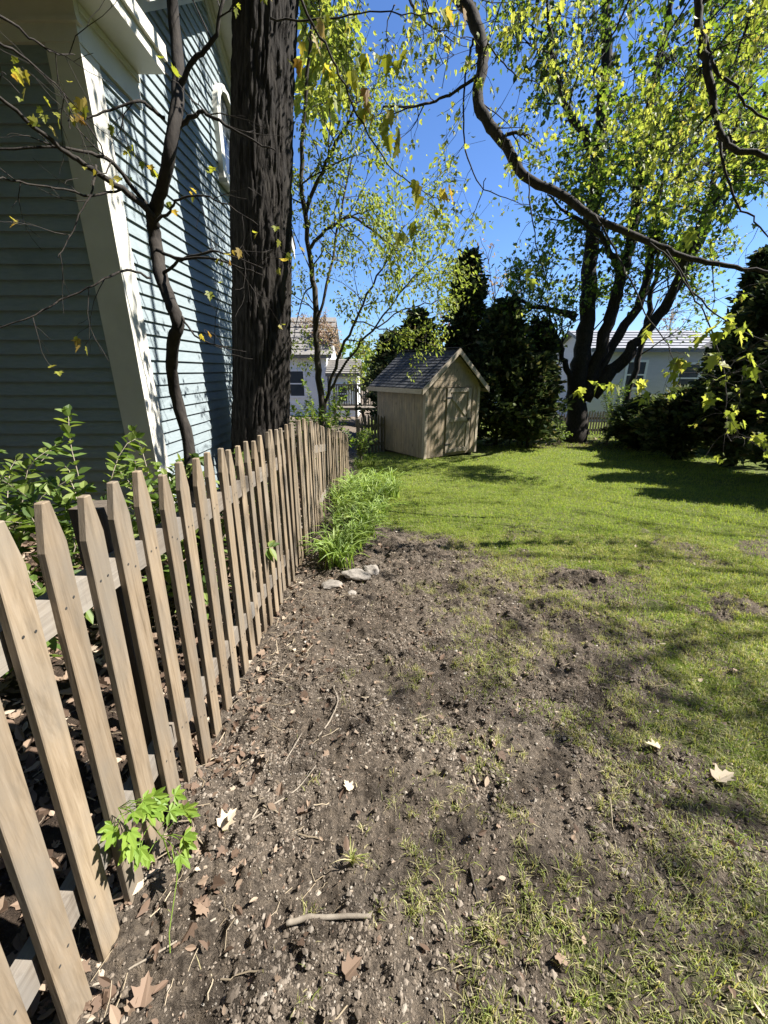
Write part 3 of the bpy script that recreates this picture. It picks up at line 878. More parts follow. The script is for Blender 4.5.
# --- dark crooked small tree in front of the wall
def crooked():
    base = W(192, 470, 2.6); base[2] = gz(base[0], base[1])
    t = thing('crooked_tree', 'thin dark crooked tree in front of the sunlit blue wall', 'tree', base)
    T = Tree(); o = base
    path = [(193, 500), (188, 440), (177, 400), (172, 370), (173, 345), (178, 325), (171, 303), (162, 280), (157, 250), (154, 228), (153, 214), (161, 190), (168, 160), (174, 130), (178, 90), (177, 50), (172, 0), (168, -60), (172, -120)]
    pts = [np.array((base[0], base[1], base[2] - .05))] + [W(x, y, 2.6 + .10 * math.sin(i * .9)) for i, (x, y) in enumerate(path)]
    Q, rad = T.limb([p - o for p in pts], [.040, .036, .033, .032, .036, .032, .030, .030, .026, .022], 0, 9, 4, .002)
    def br(px, Y0, Y1, r0, r1=.002):
        n = len(px); return T.limb([W(x, y, Y0 + (Y1 - Y0) * i / (n - 1)) - o for i, (x, y) in enumerate(px)], r0, r1, 6, 4, .003)
    L = []
    L.append(br([(153, 216), (140, 203), (115, 185), (85, 165), (60, 148), (25, 118), (-10, 90)], 2.6, 2.0, .017, .006))
    L.append(br([(150, 210), (128, 180), (108, 160), (85, 152), (45, 147), (-15, 150)], 2.6, 2.1, .012, .004))
    L.append(br([(176, 128), (190, 118), (203, 113), (220, 122), (245, 137), (275, 150)], 2.6, 2.3, .013, .003))
    L.append(br([(178, 90), (190, 65), (205, 50), (216, 35), (222, 0), (224, -40)], 2.6, 2.55, .013, .006))
    L.append(br([(157, 250), (175, 258), (205, 258), (235, 265), (262, 275)], 2.6, 2.3, .010, .003))
    L.append(br([(162, 275), (178, 262), (195, 255), (215, 252), (232, 256), (262, 268)], 2.6, 2.35, .009, .003))
    L.append(br([(156, 222), (170, 212), (178, 198), (205, 196), (228, 205), (258, 225)], 2.6, 2.3, .008, .002))
    L.append(br([(172, 305), (182, 317), (195, 335), (215, 345), (246, 352)], 2.6, 2.2, .008, .002))
    L.append(br([(165, 118), (150, 108), (137, 101), (110, 110), (85, 118), (68, 121)], 2.6, 2.3, .009, .003))
    L.append(br([(150, 278), (130, 270), (112, 275), (95, 285), (60, 300), (35, 315), (-8, 330)], 2.55, 2.1, .007, .003))
    L.append(br([(120, 190), (92, 195), (55, 188), (20, 182), (-8, 176)], 2.5, 2.1, .006, .003))
    L.append(br([(96, 165), (92, 190), (80, 215), (68, 240), (58, 258)], 2.4, 2.2, .005, .002))
    L.append(br([(-10, 10), (20, 30), (45, 48), (58, 54), (75, 55)], 1.9, 2.2, .005, .002))
    L.append(br([(-10, 38), (20, 55), (45, 75), (62, 92), (75, 105)], 1.9, 2.2, .005, .002))
    for q, r in L: T.twigs(q, r, 3, .22, 1, 2, .35, 1, kids=(2, 2), ratio=.5, seg=.06, minr=.0012, up=-.02, tipn=0)
    T.mb.build('trunk', M['bark_dark'], t, smooth=True)
    mb = MB()
    tips = [T.tips[i] for i in rng.choice(len(T.tips), min(70, len(T.tips)), replace=False)]
    leaf_clusters(mb, tips[::2], 2, .036, MAPLE, .018, hang=.6)
    for (x, y, Y) in ((72, 100, 2.2), (66, 110, 2.2), (78, 112, 2.2), (26, 85, 2.1), (20, 80, 2.1), (76, 108, 2.2), (190, 190, 2.55), (168, 205, 2.6), (60, 120, 2.2), (215, 170, 2.5)):
        leaf_clusters(mb, [(W(x, y, Y) - o, np.array((0, 0, -1.)))], 3, .036, MAPLE, .02, hang=.6)
    mb.build('leaves', M['leaf_droop'], t)
crooked()

# --- young multi-stem tree behind the far end of the fence
def young_tree():
    b = W(322, 432, 7.2); b[2] = gz(b[0], b[1])
    t = thing('young_tree', 'slender leafy young tree with several stems behind the fence end', 'tree', b)
    T = Tree(); o = b
    stems = [([(322, 445), (322, 405), (318, 370), (316, 330), (314, 290), (308, 240), (302, 180), (305, 110), (310, 40), (312, -40)], 7.2, 7.0, .10, .022),
             ([(323, 415), (330, 385), (342, 350), (356, 320), (372, 285), (392, 250), (405, 225)], 7.2, 7.0, .05, .010),
             ([(324, 405), (338, 375), (352, 355), (372, 330), (395, 300), (420, 270), (440, 255)], 7.2, 7.2, .04, .008),
             ([(316, 330), (330, 270), (340, 215), (352, 160), (372, 110)], 7.1, 7.4, .04, .008),
             ([(308, 250), (325, 232), (352, 218), (378, 235), (400, 252)], 7.0, 6.6, .045, .012),
             ([(305, 215), (318, 180), (335, 145), (350, 118), (360, 80)], 7.0, 6.7, .05, .012),
             ([(313, 285), (302, 300), (295, 330), (290, 345)], 7.1, 7.2, .02, .006),
             ([(372, 330), (405, 310), (430, 303), (445, 300), (458, 302)], 7.2, 7.5, .02, .006),
             ([(352, 320), (380, 328), (405, 336), (425, 342), (438, 345)], 7.1, 7.4, .018, .005)]
    for px, Y0, Y1, r0, r1 in stems:
        n = len(px)
        Q, rad = T.limb([W(x, y, Y0 + (Y1 - Y0) * i / (n - 1)) - o for i, (x, y) in enumerate(px)], r0 * .62, r1 * .7, 8, 4, .012)
        T.twigs(Q, rad, 17 if r0 > .03 else 6, .62 if r0 > .03 else .4, 1, 2, .3, 1, kids=(4, 3), ratio=.55, seg=.16, minr=.0022, up=.06)
    T.mb.build('trunk', M['bark_mid'], t, smooth=True)
    mb = MB(); leaf_clusters(mb, T.tips, 5, .062, OVAL, .07, hang=.5)
    mb.build('crown', M['leaf_young'], t)
young_tree()

# --- great multi-stem maple at the back of the lawn
def great_maple():
    bx, by = 6.35, 13.6; o = np.array((bx, by, gz(bx, by)))
    t = thing('maple_tree', 'great many-stemmed maple with dark trunk at the back of the lawn', 'tree', o)
    T = Tree(); Tl = Tree()
    stems = [([(574, 452), (576, 420), (578, 380), (583, 340), (588, 290), (592, 240), (596, 180), (602, 110), (606, 40), (608, -60)], 13.6, 13.9, [.50, .36, .32, .29, .26, .23, .20, .17, .14, .08]),
             ([(584, 400), (600, 350), (612, 310), (622, 275), (632, 230), (640, 170), (650, 110), (664, 40), (675, -30)], 13.6, 13.2, [.25, .22, .20, .18, .16, .14, .12, .10, .06]),
             ([(588, 395), (612, 345), (640, 300), (650, 260), (655, 215), (668, 160), (690, 90), (712, 10)], 13.6, 14.2, [.20, .17, .15, .14, .12, .10, .08, .05]),
             ([(592, 395), (612, 372), (640, 340), (668, 300), (690, 262), (710, 215), (735, 160), (768, 90), (800, 30)], 13.6, 12.8, [.26, .22, .19, .16, .14, .12, .09, .07, .05]),
             ([(576, 318), (556, 310), (540, 308), (520, 300), (505, 285)], 13.6, 13.0, [.14, .10, .07, .05, .02]),
             ([(574, 385), (566, 365), (560, 345), (552, 325), (545, 300)], 13.6, 13.3, [.13, .10, .08, .05, .02]),
             ([(622, 275), (612, 255), (600, 235), (570, 215), (548, 195)], 13.3, 12.4, [.12, .10, .08, .05, .02]),
             ([(598, 160), (580, 130), (562, 95), (550, 40), (545, -20)], 13.8, 13.0, [.14, .11, .08, .05, .03]),
             ([(640, 180), (670, 140), (700, 115), (735, 95)], 13.2, 12.0, [.12, .09, .06, .03]),
             ([(668, 300), (690, 250), (706, 205), (722, 160), (738, 118)], 12.9, 8.8, [.12, .10, .08, .06, .03]),
             ([(650, 260), (668, 215), (682, 175), (700, 130), (712, 95)], 13.6, 10.2, [.12, .10, .08, .06, .03]),
             ([(615, 455), (620, 430), (632, 380), (645, 330), (655, 280), (660, 230)], 14.4, 14.6, [.14, .12, .11, .10, .08, .05])]
    for k, (px, Y0, Y1, rr) in enumerate(stems):
        n = len(px)
        pts = [W(x, y, Y0 + (Y1 - Y0) * i / (n - 1)) - o for i, (x, y) in enumerate(px)]
        if k == 0: pts[0][2] = -.15
        Q, rad = T.limb(pts, [v_ * .85 for v_ in rr], 0, 12, 5, .03)
        T.twigs(Q, rad, 14 if k == 9 else 6 if k == 10 else 9, 1.3, 0, 2, .45 if k in (9, 10) else .32, 1, kids=(4, 4, 3), ratio=.6, seg=.3, minr=.006, up=.05, tipn=2)
        # leafy growth clinging to the stems
        if k in (0, 1, 7):
            m = int(300 * len(Q) / 40)
            ii = rng.integers(int(len(Q) * .5), len(Q), m)
            for i in ii:
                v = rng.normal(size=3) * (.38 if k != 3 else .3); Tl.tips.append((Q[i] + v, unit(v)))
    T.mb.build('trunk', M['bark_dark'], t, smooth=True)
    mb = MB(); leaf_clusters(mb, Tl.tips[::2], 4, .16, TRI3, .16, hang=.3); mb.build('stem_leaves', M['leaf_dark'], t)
    hi = [q for q in T.tips if q[0][2] > 4.2 and rng.random() < .42]
    lo = [q for q in T.tips if 2.6 < q[0][2] <= 4.2 and rng.random() < .15]
    mb = MB(); leaf_clusters(mb, hi + lo, 5, .105, MAPLE, .15, hang=.4)
    mb.build('crown', M['leaf_mid'], t)
great_maple()

# --- overhanging near maple whose boughs hang into view from the right
def near_maple():
    bx, by = 11.3, 2.7; o = np.array((bx, by, gz(bx, by)))
    t = thing('overhanging_maple', 'maple whose fine yellow-green leaf sprays reach in at the upper right', 'tree', o)
    T = Tree()
    T.limb([(0, 0, -.2), (0, .05, 1.5), (-.1, .1, 3), (-.1, .2, 5), (-.05, .1, 7), (.2, .1, 8.8)], [.5, .40, .36, .30, .20, .07], 0, 16, 5, .01)
    T.mb.build('trunk', M['bark'], t, smooth=True)
    B, A = Tree(), Tree()      # A: limb of the huge trunk, B: this tree's own boughs
    def br(px, Y0, Y1, r0, r1=.002, start=None, tr=None):
        n = len(px); o_ = o if tr is None else BIG_O
        Y0, Y1 = Y0 * 1.45, Y1 * 1.45
        r0 = [v * 1.12 for v in r0] if isinstance(r0, list) else r0 * 1.1
        pts = [W(x, y, Y0 + (Y1 - Y0) * i / (n - 1)) - o_ for i, (x, y) in enumerate(px)]
        if start is not None: pts = [np.array(s_, float) for s_ in start] + pts
        return (tr or B).limb(pts, r0, r1, 9, 5, .006)
    L = []
    main = br([(430, -45), (452, -12), (470, 12), (480, 36), (483, 62), (477, 96), (487, 122), (506, 146), (524, 176), (560, 194), (596, 219), (650, 242), (690, 257), (735, 267), (768, 273), (800, 280), (835, 290)], 4.4, 3.2, [.10, .085, .072, .066, .062, .060, .056, .054, .050, .046, .040, .034, .028, .022, .016, .010, .006], 0, [(.85, .0, 7.5), (1.5, .05, 7.3), (2.2, .1, 6.8)], tr=A)
    L1 = [main]
    L1.append(br([(508, 150), (504, 138), (515, 133), (528, 137), (531, 142)], 3.85, 3.8, .022, .010, tr=A))
    L1.append(br([(650, 243), (672, 262), (690, 290), (706, 318), (720, 355), (726, 390), (725, 425), (731, 441), (737, 436), (736, 428)], 3.5, 2.6, .008, .0035, tr=A))
    L1.append(br([(725, 438), (745, 438), (757, 438)], 2.65, 2.5, .0035, .002, tr=A))
    L1.append(br([(722, 362), (735, 361), (750, 360)], 2.95, 2.8, .003, .002, tr=A))
    L1.append(br([(724, 373), (735, 374), (748, 377)], 2.9, 2.75, .003, .002, tr=A))
    L1.append(br([(595, 215), (615, 250), (630, 280), (650, 320), (668, 345), (678, 375)], 3.6, 2.9, .010, .003, tr=A))
    L1.append(br([(528, 172), (530, 205), (538, 250), (545, 275), (552, 300)], 3.76, 3.6, .008, .003, tr=A))
    L1.append(br([(475, 38), (468, 60), (463, 100), (466, 150), (480, 185), (505, 198), (530, 205)], 4.2, 3.8, .012, .003, tr=A))
    L1.append(br([(486, 178), (478, 205), (468, 225), (458, 250)], 3.9, 3.8, .005, .002, tr=A))
    L1.append(br([(478, 75), (455, 92), (430, 103), (405, 107), (383, 107)], 4.05, 4.2, .016, .010, tr=A))
    L1.append(br([(430, 103), (400, 110), (380, 120)], 4.1, 4.2, .010, .004, tr=A))
    L1.append(br([(478, 30), (500, 60), (520, 78), (550, 85)], 4.2, 4.2, .010, .003, tr=A))
    L1.append(br([(666, 250), (700, 300), (740, 330), (790, 350)], 3.5, 2.8, .009, .004, tr=A))
    L1.append(br([(698, -50), (697, 0), (703, 50), (712, 95), (720, 132), (738, 150), (775, 158)], 2.9, 2.6, [.03, .030, .026, .024, .020, .014], 0, [(.9, 0, 8.7), (2.2, -.5, 8.8), (3.4, -1.2, 7.6)], tr=A))
    L1.append(br([(700, 20), (715, 70), (735, 85), (745, 105), (775, 125)], 2.9, 2.7, .014, .006, tr=A))
    L1.append(br([(720, 132), (722, 160), (735, 200), (755, 222), (775, 245)], 2.75, 2.5, .010, .004, tr=A))
    L1.append(br([(290, -30), (308, 15), (328, 50), (342, 80), (358, 115), (378, 150), (395, 172), (420, 190), (440, 200)], 3.0, 3.2, .010, .003, tr=A))
    L1.append(br([(270, 18), (320, 20), (370, 12), (420, 15), (460, 8)], 3.2, 3.3, .008, .003, tr=A))
    L1.append(br([(395, 5), (388, 20), (386, 50), (380, 58)], 3.2, 3.2, .005, .002, tr=A))
    L1.append(br([(640, -20), (620, 20), (600, 60), (590, 90)], 3.5, 3.6, .010, .003, tr=A))
    L1.append(br([(760, -30), (745, 30), (735, 60), (720, 100)], 3.3, 3.4, .012, .003, tr=A))
    la = []
    for TT, LL, acc, oo in ((A, L1, la, BIG_O),):
        for i, (q, r) in enumerate(LL):
            TT.tips = []
            TT.twigs(q, r, 9 if i == 0 else 4, .4, 1, 2, .3, 1, kids=(2, 2), ratio=.55, seg=.08, minr=.0015, up=-.01, tipn=1)
            acc += [x for x in TT.tips if rng.random() < (.9 if x[0][2] + oo[2] > 2.3 else .25)]
    # finer leafy sprays filling the upper right
    B.tips = []
    for (x, y, Y) in ((560, 10, 4.2), (610, 0, 5), (665, 10, 5), (720, 30, 4.5), (770, 20, 4), (740, 90, 5.2), (690, 90, 5.5), (770, 130, 4.5), (650, 60, 5.5), (740, 160, 5.4), (700, 150, 5.6), (520, -10, 4.3), (660, 130, 6), (640, 30, 5.8), (770, 190, 4.5), (730, 0, 5)):
        p = W(x, y, Y) - o
        B.grow(p + np.array((.35, -.1, .5)), (-.5, .1, -.5), 1.0, .009, 0, 2, up=-.02, kids=(5, 4, 2), ratio=.6, seg=.12, minr=.0022, tipn=3)
    sprays = B.tips
    # upper crown, above the frame: throws the dappled shade on the dirt
    C = Tree()
    for k in range(9):
        a = (2.2, 2.6, 2.9, 3.2, 3.5, 3.8, 4.1, 3.05, 3.35)[k]
        C.grow((0, .1, 6.3 + .3 * k), (math.cos(a), math.sin(a), .12), 4.7 + .3 * (k % 3), .032, 0, 2, up=.0, kids=(6, 4, 2), ratio=.42, seg=.25, minr=.004, tipn=3, first=.2)
    ups = [q for q in C.tips]
    C.mb.build('limb', M['bark_mid'], t)
    B.mb.build('spray_twigs', M['bark_dark'], t)
    A.mb.build('bough', M['bark_dark'], BIG, smooth=True)
    mb = MB()
    leaf_clusters(mb, sprays[::3], 4, .042, MAPLE, .03, hang=.7, droop=.3)
    pts = [(728, 323), (722, 326), (712, 333), (713, 356), (717, 364), (749, 356), (748, 371), (709, 395), (731, 414), (737, 426), (758, 437), (676, 358), (684, 366), (679, 380), (580, 392), (597, 388), (612, 387), (640, 385), (645, 396), (625, 215), (660, 205), (690, 230), (745, 330), (700, 335), (530, 275), (648, 330)]
    mc = MB(); leaf_clusters(mc, la[::2], 4, .045, MAPLE, .03, hang=.8, droop=.3)
    leaf_clusters(mc, [(W(x, y, 3.95) - BIG_O, np.array((.2, 0, -.6))) for x, y in pts], 4, .092, MAPLE, .024, hang=.6, droop=.35)
    mc.build('bough_leaves', M['leaf_spring'], BIG)
    leaf_clusters(mb, ups[::3], 4, .095, TRI3, .085, hang=.4)
    mb.build('crown', M['leaf_spring'], t)
    mb = MB()
    pts = [(322, 60), (316, 75), (326, 85), (302, 70), (365, 62), (352, 68), (355, 80), (375, 70), (390, 52), (400, 85), (368, 108), (380, 118), (386, 128), (372, 135), (395, 140), (388, 160), (420, 190), (436, 205), (440, 198), (430, 230), (410, 232), (385, 232), (325, 20), (345, 8), (300, 50), (345, 95), (440, 10), (415, 20), (455, 5), (375, 170)]
    leaf_clusters(mb, [(W(x, y, 4.5) - BIG_O, np.array((0, 0, -1.))) for x, y in pts[::2]], 4, .10, MAPLE, .05, hang=1.0, droop=.35)
    mb.build('drooping_leaves', M['leaf_droop'], BIG)
near_maple()

# --- bare far trees
def bare(label, x, y, Y, h, seed_kids=(6, 5, 4), col_='bud', spread=.6):
    p = W(x, y, Y); p[2] = gz(p[0], p[1])
    t = thing('bare_tree', label, 'tree', p)
    T = Tree(); T.grow((0, 0, -.1), (0, 0, 1), h * .42, h * .022, 0, 3, up=.08, spread=spread, kids=seed_kids, ratio=.62, seg=.5, minr=.010, tipn=2, first=.45)
    T.mb.build('trunk', M['bark_mid'], t)
    mb = MB(); leaf_clusters(mb, T.tips, 2, .16, DIAM, .12); mb.build('crown', M[col_], t)
bare('reddish budding tree far behind the white house and young tree', 345, 400, 23, 7.5)
bare('bare budding tree rising behind the evergreens right of the shed', 505, 420, 22, 9.5)
bare('pale bare tree behind the pale grey house at right', 672, 410, 27, 8)
bare('yellow leafing small tree left of the shed roof in the distance', 366, 405, 19, 4.2, (5, 4, 4), 'leaf_spring')

# --- evergreens
def evergreen(label, x, y, h, r, n=5200, sp=.17, group='evergreens around the lawn', round_=0.0):
    z = gz(x, y)
    t = thing('evergreen_tree', label, 'evergreen', (x, y, z), 0, group)
    T = Tree(); T.limb([(0, 0, -.1), (.02, 0, h * .5), (0, .02, h * .97)], .02 + h * .014, .01, 7, 3)
    T.mb.build('trunk', M['bark_dark'], t)
    k = int(n * .007 * h) + 50
    f = rng.random(k) ** .8 * .98; az = rng.uniform(0, 6.28, k)
    env = r * (np.minimum(1, (1.02 - f) ** (.75 - .35 * round_)) * np.minimum(1, .55 + f * 2.2)) * (.42 + .85 * rng.random(k) ** 1.3)
    P, D = [], []
    for i in range(k):   # boughs, each feathered with sprays
        m = max(3, int(n / k))
        q = rng.random(m) ** .55
        rr = env[i] * q; d = np.array((math.cos(az[i]), math.sin(az[i]), .32))
        c = np.stack([d[0] * rr, d[1] * rr, f[i] * h + .1 + .45 * rr * (.6 + .3 * f[i])], -1) + rng.normal(0, .07 * sp / .17, (m, 3))
        P.append(c); D.append(np.repeat(d[None], m, 0))
    P, D = np.concatenate(P), np.concatenate(D); m = len(P)
    P[:, 2] = np.clip(P[:, 2], .06, None)
    Tt = unit(D + rng.normal(0, .55, (m, 3)) + np.array((0, 0, .15)))
    mb = MB(); add_leaves(mb, P, Tt, rand_dirs(m, .5), sp * rng.uniform(.6, 1.4, m), [(.22, .3), (.17, .65)], .2, .12)
    mb.build('crown', M['needle'], t)

E = [('tall pointed dark evergreen rising right behind the shed roof', 2.45, 13.5, 5.3, 1.25, 9000),
     ('dark evergreen just behind the left side of the shed roof', 1.0, 13.4, 3.8, 1.3, 8000),
     ('dark evergreen filling the space right of the shed door', 3.45, 12.7, 3.9, 1.5, 8000),
     ('dark evergreen nearest the left of the big maple trunk', 4.65, 13.3, 3.5, 1.1, 5500),
     ('dark evergreen peeping out left of the shed roof', .25, 14.8, 3.3, 1.2, 7000),
     ('low dark evergreen bush at the foot of trees right of the shed', 4.3, 12.3, 2.4, .95, 5000),
     ('low rounded evergreen right of the big maple trunk', 8.1, 13.0, 1.2, .9, 4500),
     ('dark evergreen in the middle of the right hedge', 9.3, 11.2, 3.6, 1.1, 8500),
     ('tall tapering evergreen behind the hanging leaves at right', 9.9, 12.2, 5.0, 1.0, 8500),
     ('wide dark evergreen near the right frame edge over the lawn', 8.0, 9.3, 3.7, 1.15, 10000),
     ('tall dark evergreen at the right frame edge', 7.8, 7.6, 4.2, 1.35, 10000),
     ('dense evergreen at the right end of the hedge, nearest the viewer', 7.35, 6.2, 3.5, 1.3, 7000),
     ('low dark evergreen at the front foot of the right hedge', 7.3, 10.3, 1.5, .95, 5500),
     ('low spreading evergreen where the hedge meets the lawn corner', 7.4, 11.9, 1.1, .85, 5000)]
for (lb, x, y, h, r, n) in E: evergreen(lb, x, y, h, r, int(n * 1.3), .18, round_=.6 if h < 3 else 0)

# --- shrubs with leafy shoots
def shrub(name, label, x, y, h, spread, nst, leaf, mat, half=OVAL, group=None, z=None, gap=.06, lean=(0, 0), cat='shrub'):
    z = gz(x, y) if z is None else z
    t = thing(name, label, cat, (x, y, z), 0, group)
    st, lf = MB(), MB()
    for k in range(nst):
        a = rng.uniform(0, 6.28); out = rng.uniform(.2, 1) * spread; hh = h * rng.uniform(.5, 1.05)
        tt = np.linspace(0, 1, 9)
        P = np.stack([math.cos(a) * out * tt ** 1.25 + lean[0] * tt, math.sin(a) * out * tt ** 1.25 + lean[1] * tt, hh * (1.15 * tt - .33 * tt ** 3)], -1) + rng.normal(0, .012, (9, 3)) * tt[:, None]
        P[0, 2] = -.03
        st.tube(P, np.linspace(.0055, .0018, 9), 4)
        L = math.hypot(hh, out); m = max(3, int(L / gap))
        for j in range(m):
            f = .25 + .75 * (j + rng.random() * .4) / m; i = min(int(f * 8), 7); q = P[i] + (P[i + 1] - P[i]) * (f * 8 - i); d = unit(P[i + 1] - P[i])
            b = unit(np.cross(d, rng.normal(size=3)))
            for sgn in (-1, 1):
                s_ = leaf * rng.uniform(.6, 1.2) * (1.1 - .3 * f)
                add_leaves(lf, [q], [d * .5 + b * sgn + np.array((0, 0, .05))], [np.array((0, 0, 1.0)) + rng.normal(0, .3, 3)], s_, half, .2, .25)
        add_leaves(lf, np.repeat(P[-1:], 3, 0), unit(rng.normal(0, .6, (3, 3)) + d), rng.normal(0, .4, (3, 3)) + np.array((0, 0, 1)), leaf * .8, half, .2, .2)
    st.build('stem', M['twig'], t); lf.build('foliage', mat, t)

US = [('leafy green shrub at the foot of the cream corner board', -1.75, 3.05, 1.35, .5, 20),
      ('tall leafy shoots in front of the dark house wall', -2.15, 2.75, 1.6, .55, 16),
      ('bright green undergrowth shrub behind the nearest pickets', -1.85, 2.1, 1.0, .5, 20),
      ('green shrub at the left frame edge below the dark siding', -2.6, 2.5, 1.25, .55, 18),
      ('low green shrub near the left edge, in front of the leaf litter', -1.75, 1.62, .75, .45, 14),
      ('green sprig growing close behind the fence tops', -1.25, 2.35, 1.05, .35, 12),
      ('leafy shrub by the foot of the crooked dark tree', -1.4, 2.95, 1.15, .4, 16),
      ('small green shrub at the far left beneath the dark wall', -3.1, 3.1, 1.35, .5, 16),
      ('low shrub beside the base of the huge trunk', -1.35, 4.15, 1.2, .4, 14)]
for (lb, x, y, h, s_, n) in US: shrub('shrub', lb, x, y, h * .95, s_ * 1.55, int(n * .75), .115, M['leaf_shrub'], gap=.085, group='undergrowth behind the fence')
FS = [('leafy shrub behind the fence under the young tree', -1.35, 6.6, 1.6, .5, 20), ('green bush right behind the far end of the picket fence', -.95, 7.7, 1.55, .5, 20),
      ('shaded bush between the fence end and the far houses', -1.35, 8.8, 2.1, .6, 26), ('dark leafy bush left of the gap fence by the shed', -.55, 9.6, 1.0, .4, 14)]
for (lb, x, y, h, s_, n) in FS: shrub('bush', lb, x, y, h, s_, n, .10, M['leaf_mid'], gap=.08, cat='bush', group='bushes at the far end of the fence')
for (lb, x, y, h, s_, n) in (('small yellow-green shrub at the foot of the great maple', 6.95, 12.8, .7, .5, 14), ('scrubby shrub at the maple foot, left of its trunk', 5.45, 12.75, .8, .5, 14), ('twiggy shrub beside the back fence and maple', 7.6, 13.9, 2.3, .9, 26)):
    shrub('shrub', lb, x, y, h, s_, n, .09, M['leaf_mid'], gap=.09, group='scrub under the great maple')

# --- vine sprig on the near pickets
def vine():
    p = W(150, 862, .86); x0 = -.70
    z = gz(x0, .90)
    t = thing('vine', 'bright green five-leafed vine sprig on the nearest pickets', 'vine', (x0, .90, z))
    o = np.array((x0, .90, z)); st, lf = MB(), MB()
    P = [np.array((.0, .0, -.01)), np.array((.01, -.02, .15)), np.array((.0, -.05, .28)), np.array((-.02, -.08, .36)), np.array((-.03, -.10, .40))]
    st.tube(P, [.0022, .0022, .002, .0015, .001], 5)
    st.tube([P[0] + (.01, .01, 0), (.06, -.06, .17), (.085, -.10, .11), (.10, -.20, .05), (.15, -.30, .005)], .0013, 5)
    for k in range(21):
        f = rng.uniform(.25, 1); q = np.array([np.interp(f, np.linspace(0, 1, 5), [p_[i] for p_ in P]) for i in range(3)])
        a = rng.uniform(-2.6, .9); e = q + np.array((math.cos(a) * .05 + .03, math.sin(a) * .075 - .01, rng.uniform(-.01, .05)))
        st.tube([q, (q + e) / 2 + (0, 0, .015), e], .0012, 4)
        d = unit(e - q + np.array((0, 0, -.02)))
        nrm = unit(np.array((.5, -.4, .8)) + rng.normal(0, .3, 3)); s_ = np.cross(nrm, d)
        for j, an in enumerate((-1.5, -.75, 0, .75, 1.5)):
            add_leaves(lf, [e], [d * math.cos(an) + s_ * math.sin(an)], [nrm], (.042 if abs(an) < 1 else .03) * rng.uniform(.8, 1.15), [(.12, .2), (.25, .45), (.16, .62), (.15, .75)], .25, .2)
    st.build('stem', M['vine'], t); lf.build('foliage', M['vine'], t)
vine()

# --- daylily clumps by the fence
def strap_clump(name, label, x, y, h, n, group=None, w=.016, mat='lily', cat='plant'):
    z = gz(x, y); t = MB(); k = 7; tt = np.linspace(0, 1, k)
    for i in range(n):
        a = rng.uniform(0, 6.28); L = h * rng.uniform(.7, 1.25); out = rng.uniform(.25, .9) * L
        bx, by = rng.normal(0, .045 if w > .005 else .002, 2)
        c = np.stack([bx + math.cos(a) * out * tt ** 1.6, by + math.sin(a) * out * tt ** 1.6, L * (tt * 1.15 - .65 * tt ** 2.6)], -1)
        s_ = np.array((-math.sin(a), math.cos(a), 0)) * .5 * w
        ww = np.sin(np.clip(.25 + .75 * tt, 0, 1) * math.pi)[:, None] ** .6; ww[-1] = .05
        V = np.concatenate([c - s_ * ww, c + (0, 0, -w * .25), c + s_ * ww])
        Fc = [(j, j + 1, k + j + 1, k + j) for j in range(k - 1)] + [(k + j, k + j + 1, 2 * k + j + 1, 2 * k + j) for j in range(k - 1)]
        t.add(V, Fc)
    o = t.build(name, M[mat], loc=(x, y, z)); return tag(o, label, cat, group)
for i in range(34):
    yy = 3.3 + i * .11 + random.gauss(0, .05); xx = fence_x(yy) + .14 + random.random() * (.28 + .03 * i if i < 20 else .75)
    strap_clump('daylily_clump', 'strappy green daylily clump in the bed along the picket fence', xx, yy, .36 + random.random() * .14, 28, 'daylilies along the fence')
for i in range(9):
    yy = 7.0 + i * .36 + random.gauss(0, .1); xx = -.35 + random.gauss(0, .2)
    strap_clump('weed_clump', 'dark shaded weed clump beyond the daylilies toward the shed', xx, yy, .26, 30, 'shaded weeds at the fence end', .012, 'leaf_mid')
gp = W(352, 890, .84)
strap_clump('grass_tuft', 'lone tuft of thin green grass on bare dirt above the bent stick', gp[0], .88, .07, 26, None, .0035, 'grass_sparse', 'grass tuft')
gp = W(415, 575, 3.1)

# --- stones by the lilies
def stone(label, px, py, Y, sx, sy, sz, rz):
    p = W(px, py, Y); x, y = p[0], p[1]
    import bmesh
    bm = bmesh.new(); bmesh.ops.create_icosphere(bm, subdivisions=3, radius=1)
    for v in bm.verts:
        n = float(fbm(np.array([v.co.x * 1.6 + px]), np.array([v.co.y * 1.6 + v.co.z]), 3, int(px))[0])
        v.co *= .55 + .9 * n; v.co.x = math.copysign(abs(v.co.x) ** .8, v.co.x); v.co.y = math.copysign(abs(v.co.y) ** .8, v.co.y)
        v.co.x *= sx; v.co.y *= sy; v.co.z *= sz
    me = bpy.data.meshes.new('stone'); bm.to_mesh(me); bm.free(); me.materials.append(M['stone'])
    o = bpy.data.objects.new('stone', me); o.location = (x, y, gz(x, y) + sz * .35); o.rotation_euler = (0, 0, rz); link(o)
    tag(o, label, 'stone')
stone('flat pale stone at the near edge of the lily bed, leftmost of three', 332, 584, 3.02, .085, .06, .03, .3)
stone('largest flat pale stone below the lilies, between two others', 356, 580, 3.10, .12, .075, .035, -.2)
stone('rounded grey stone right of the flat stones by the lilies', 371, 568, 3.25, .07, .06, .045, .5)
stone('whitish pebble on the dirt just below the flat stones', 352, 598, 2.85, .035, .03, .018, .1)

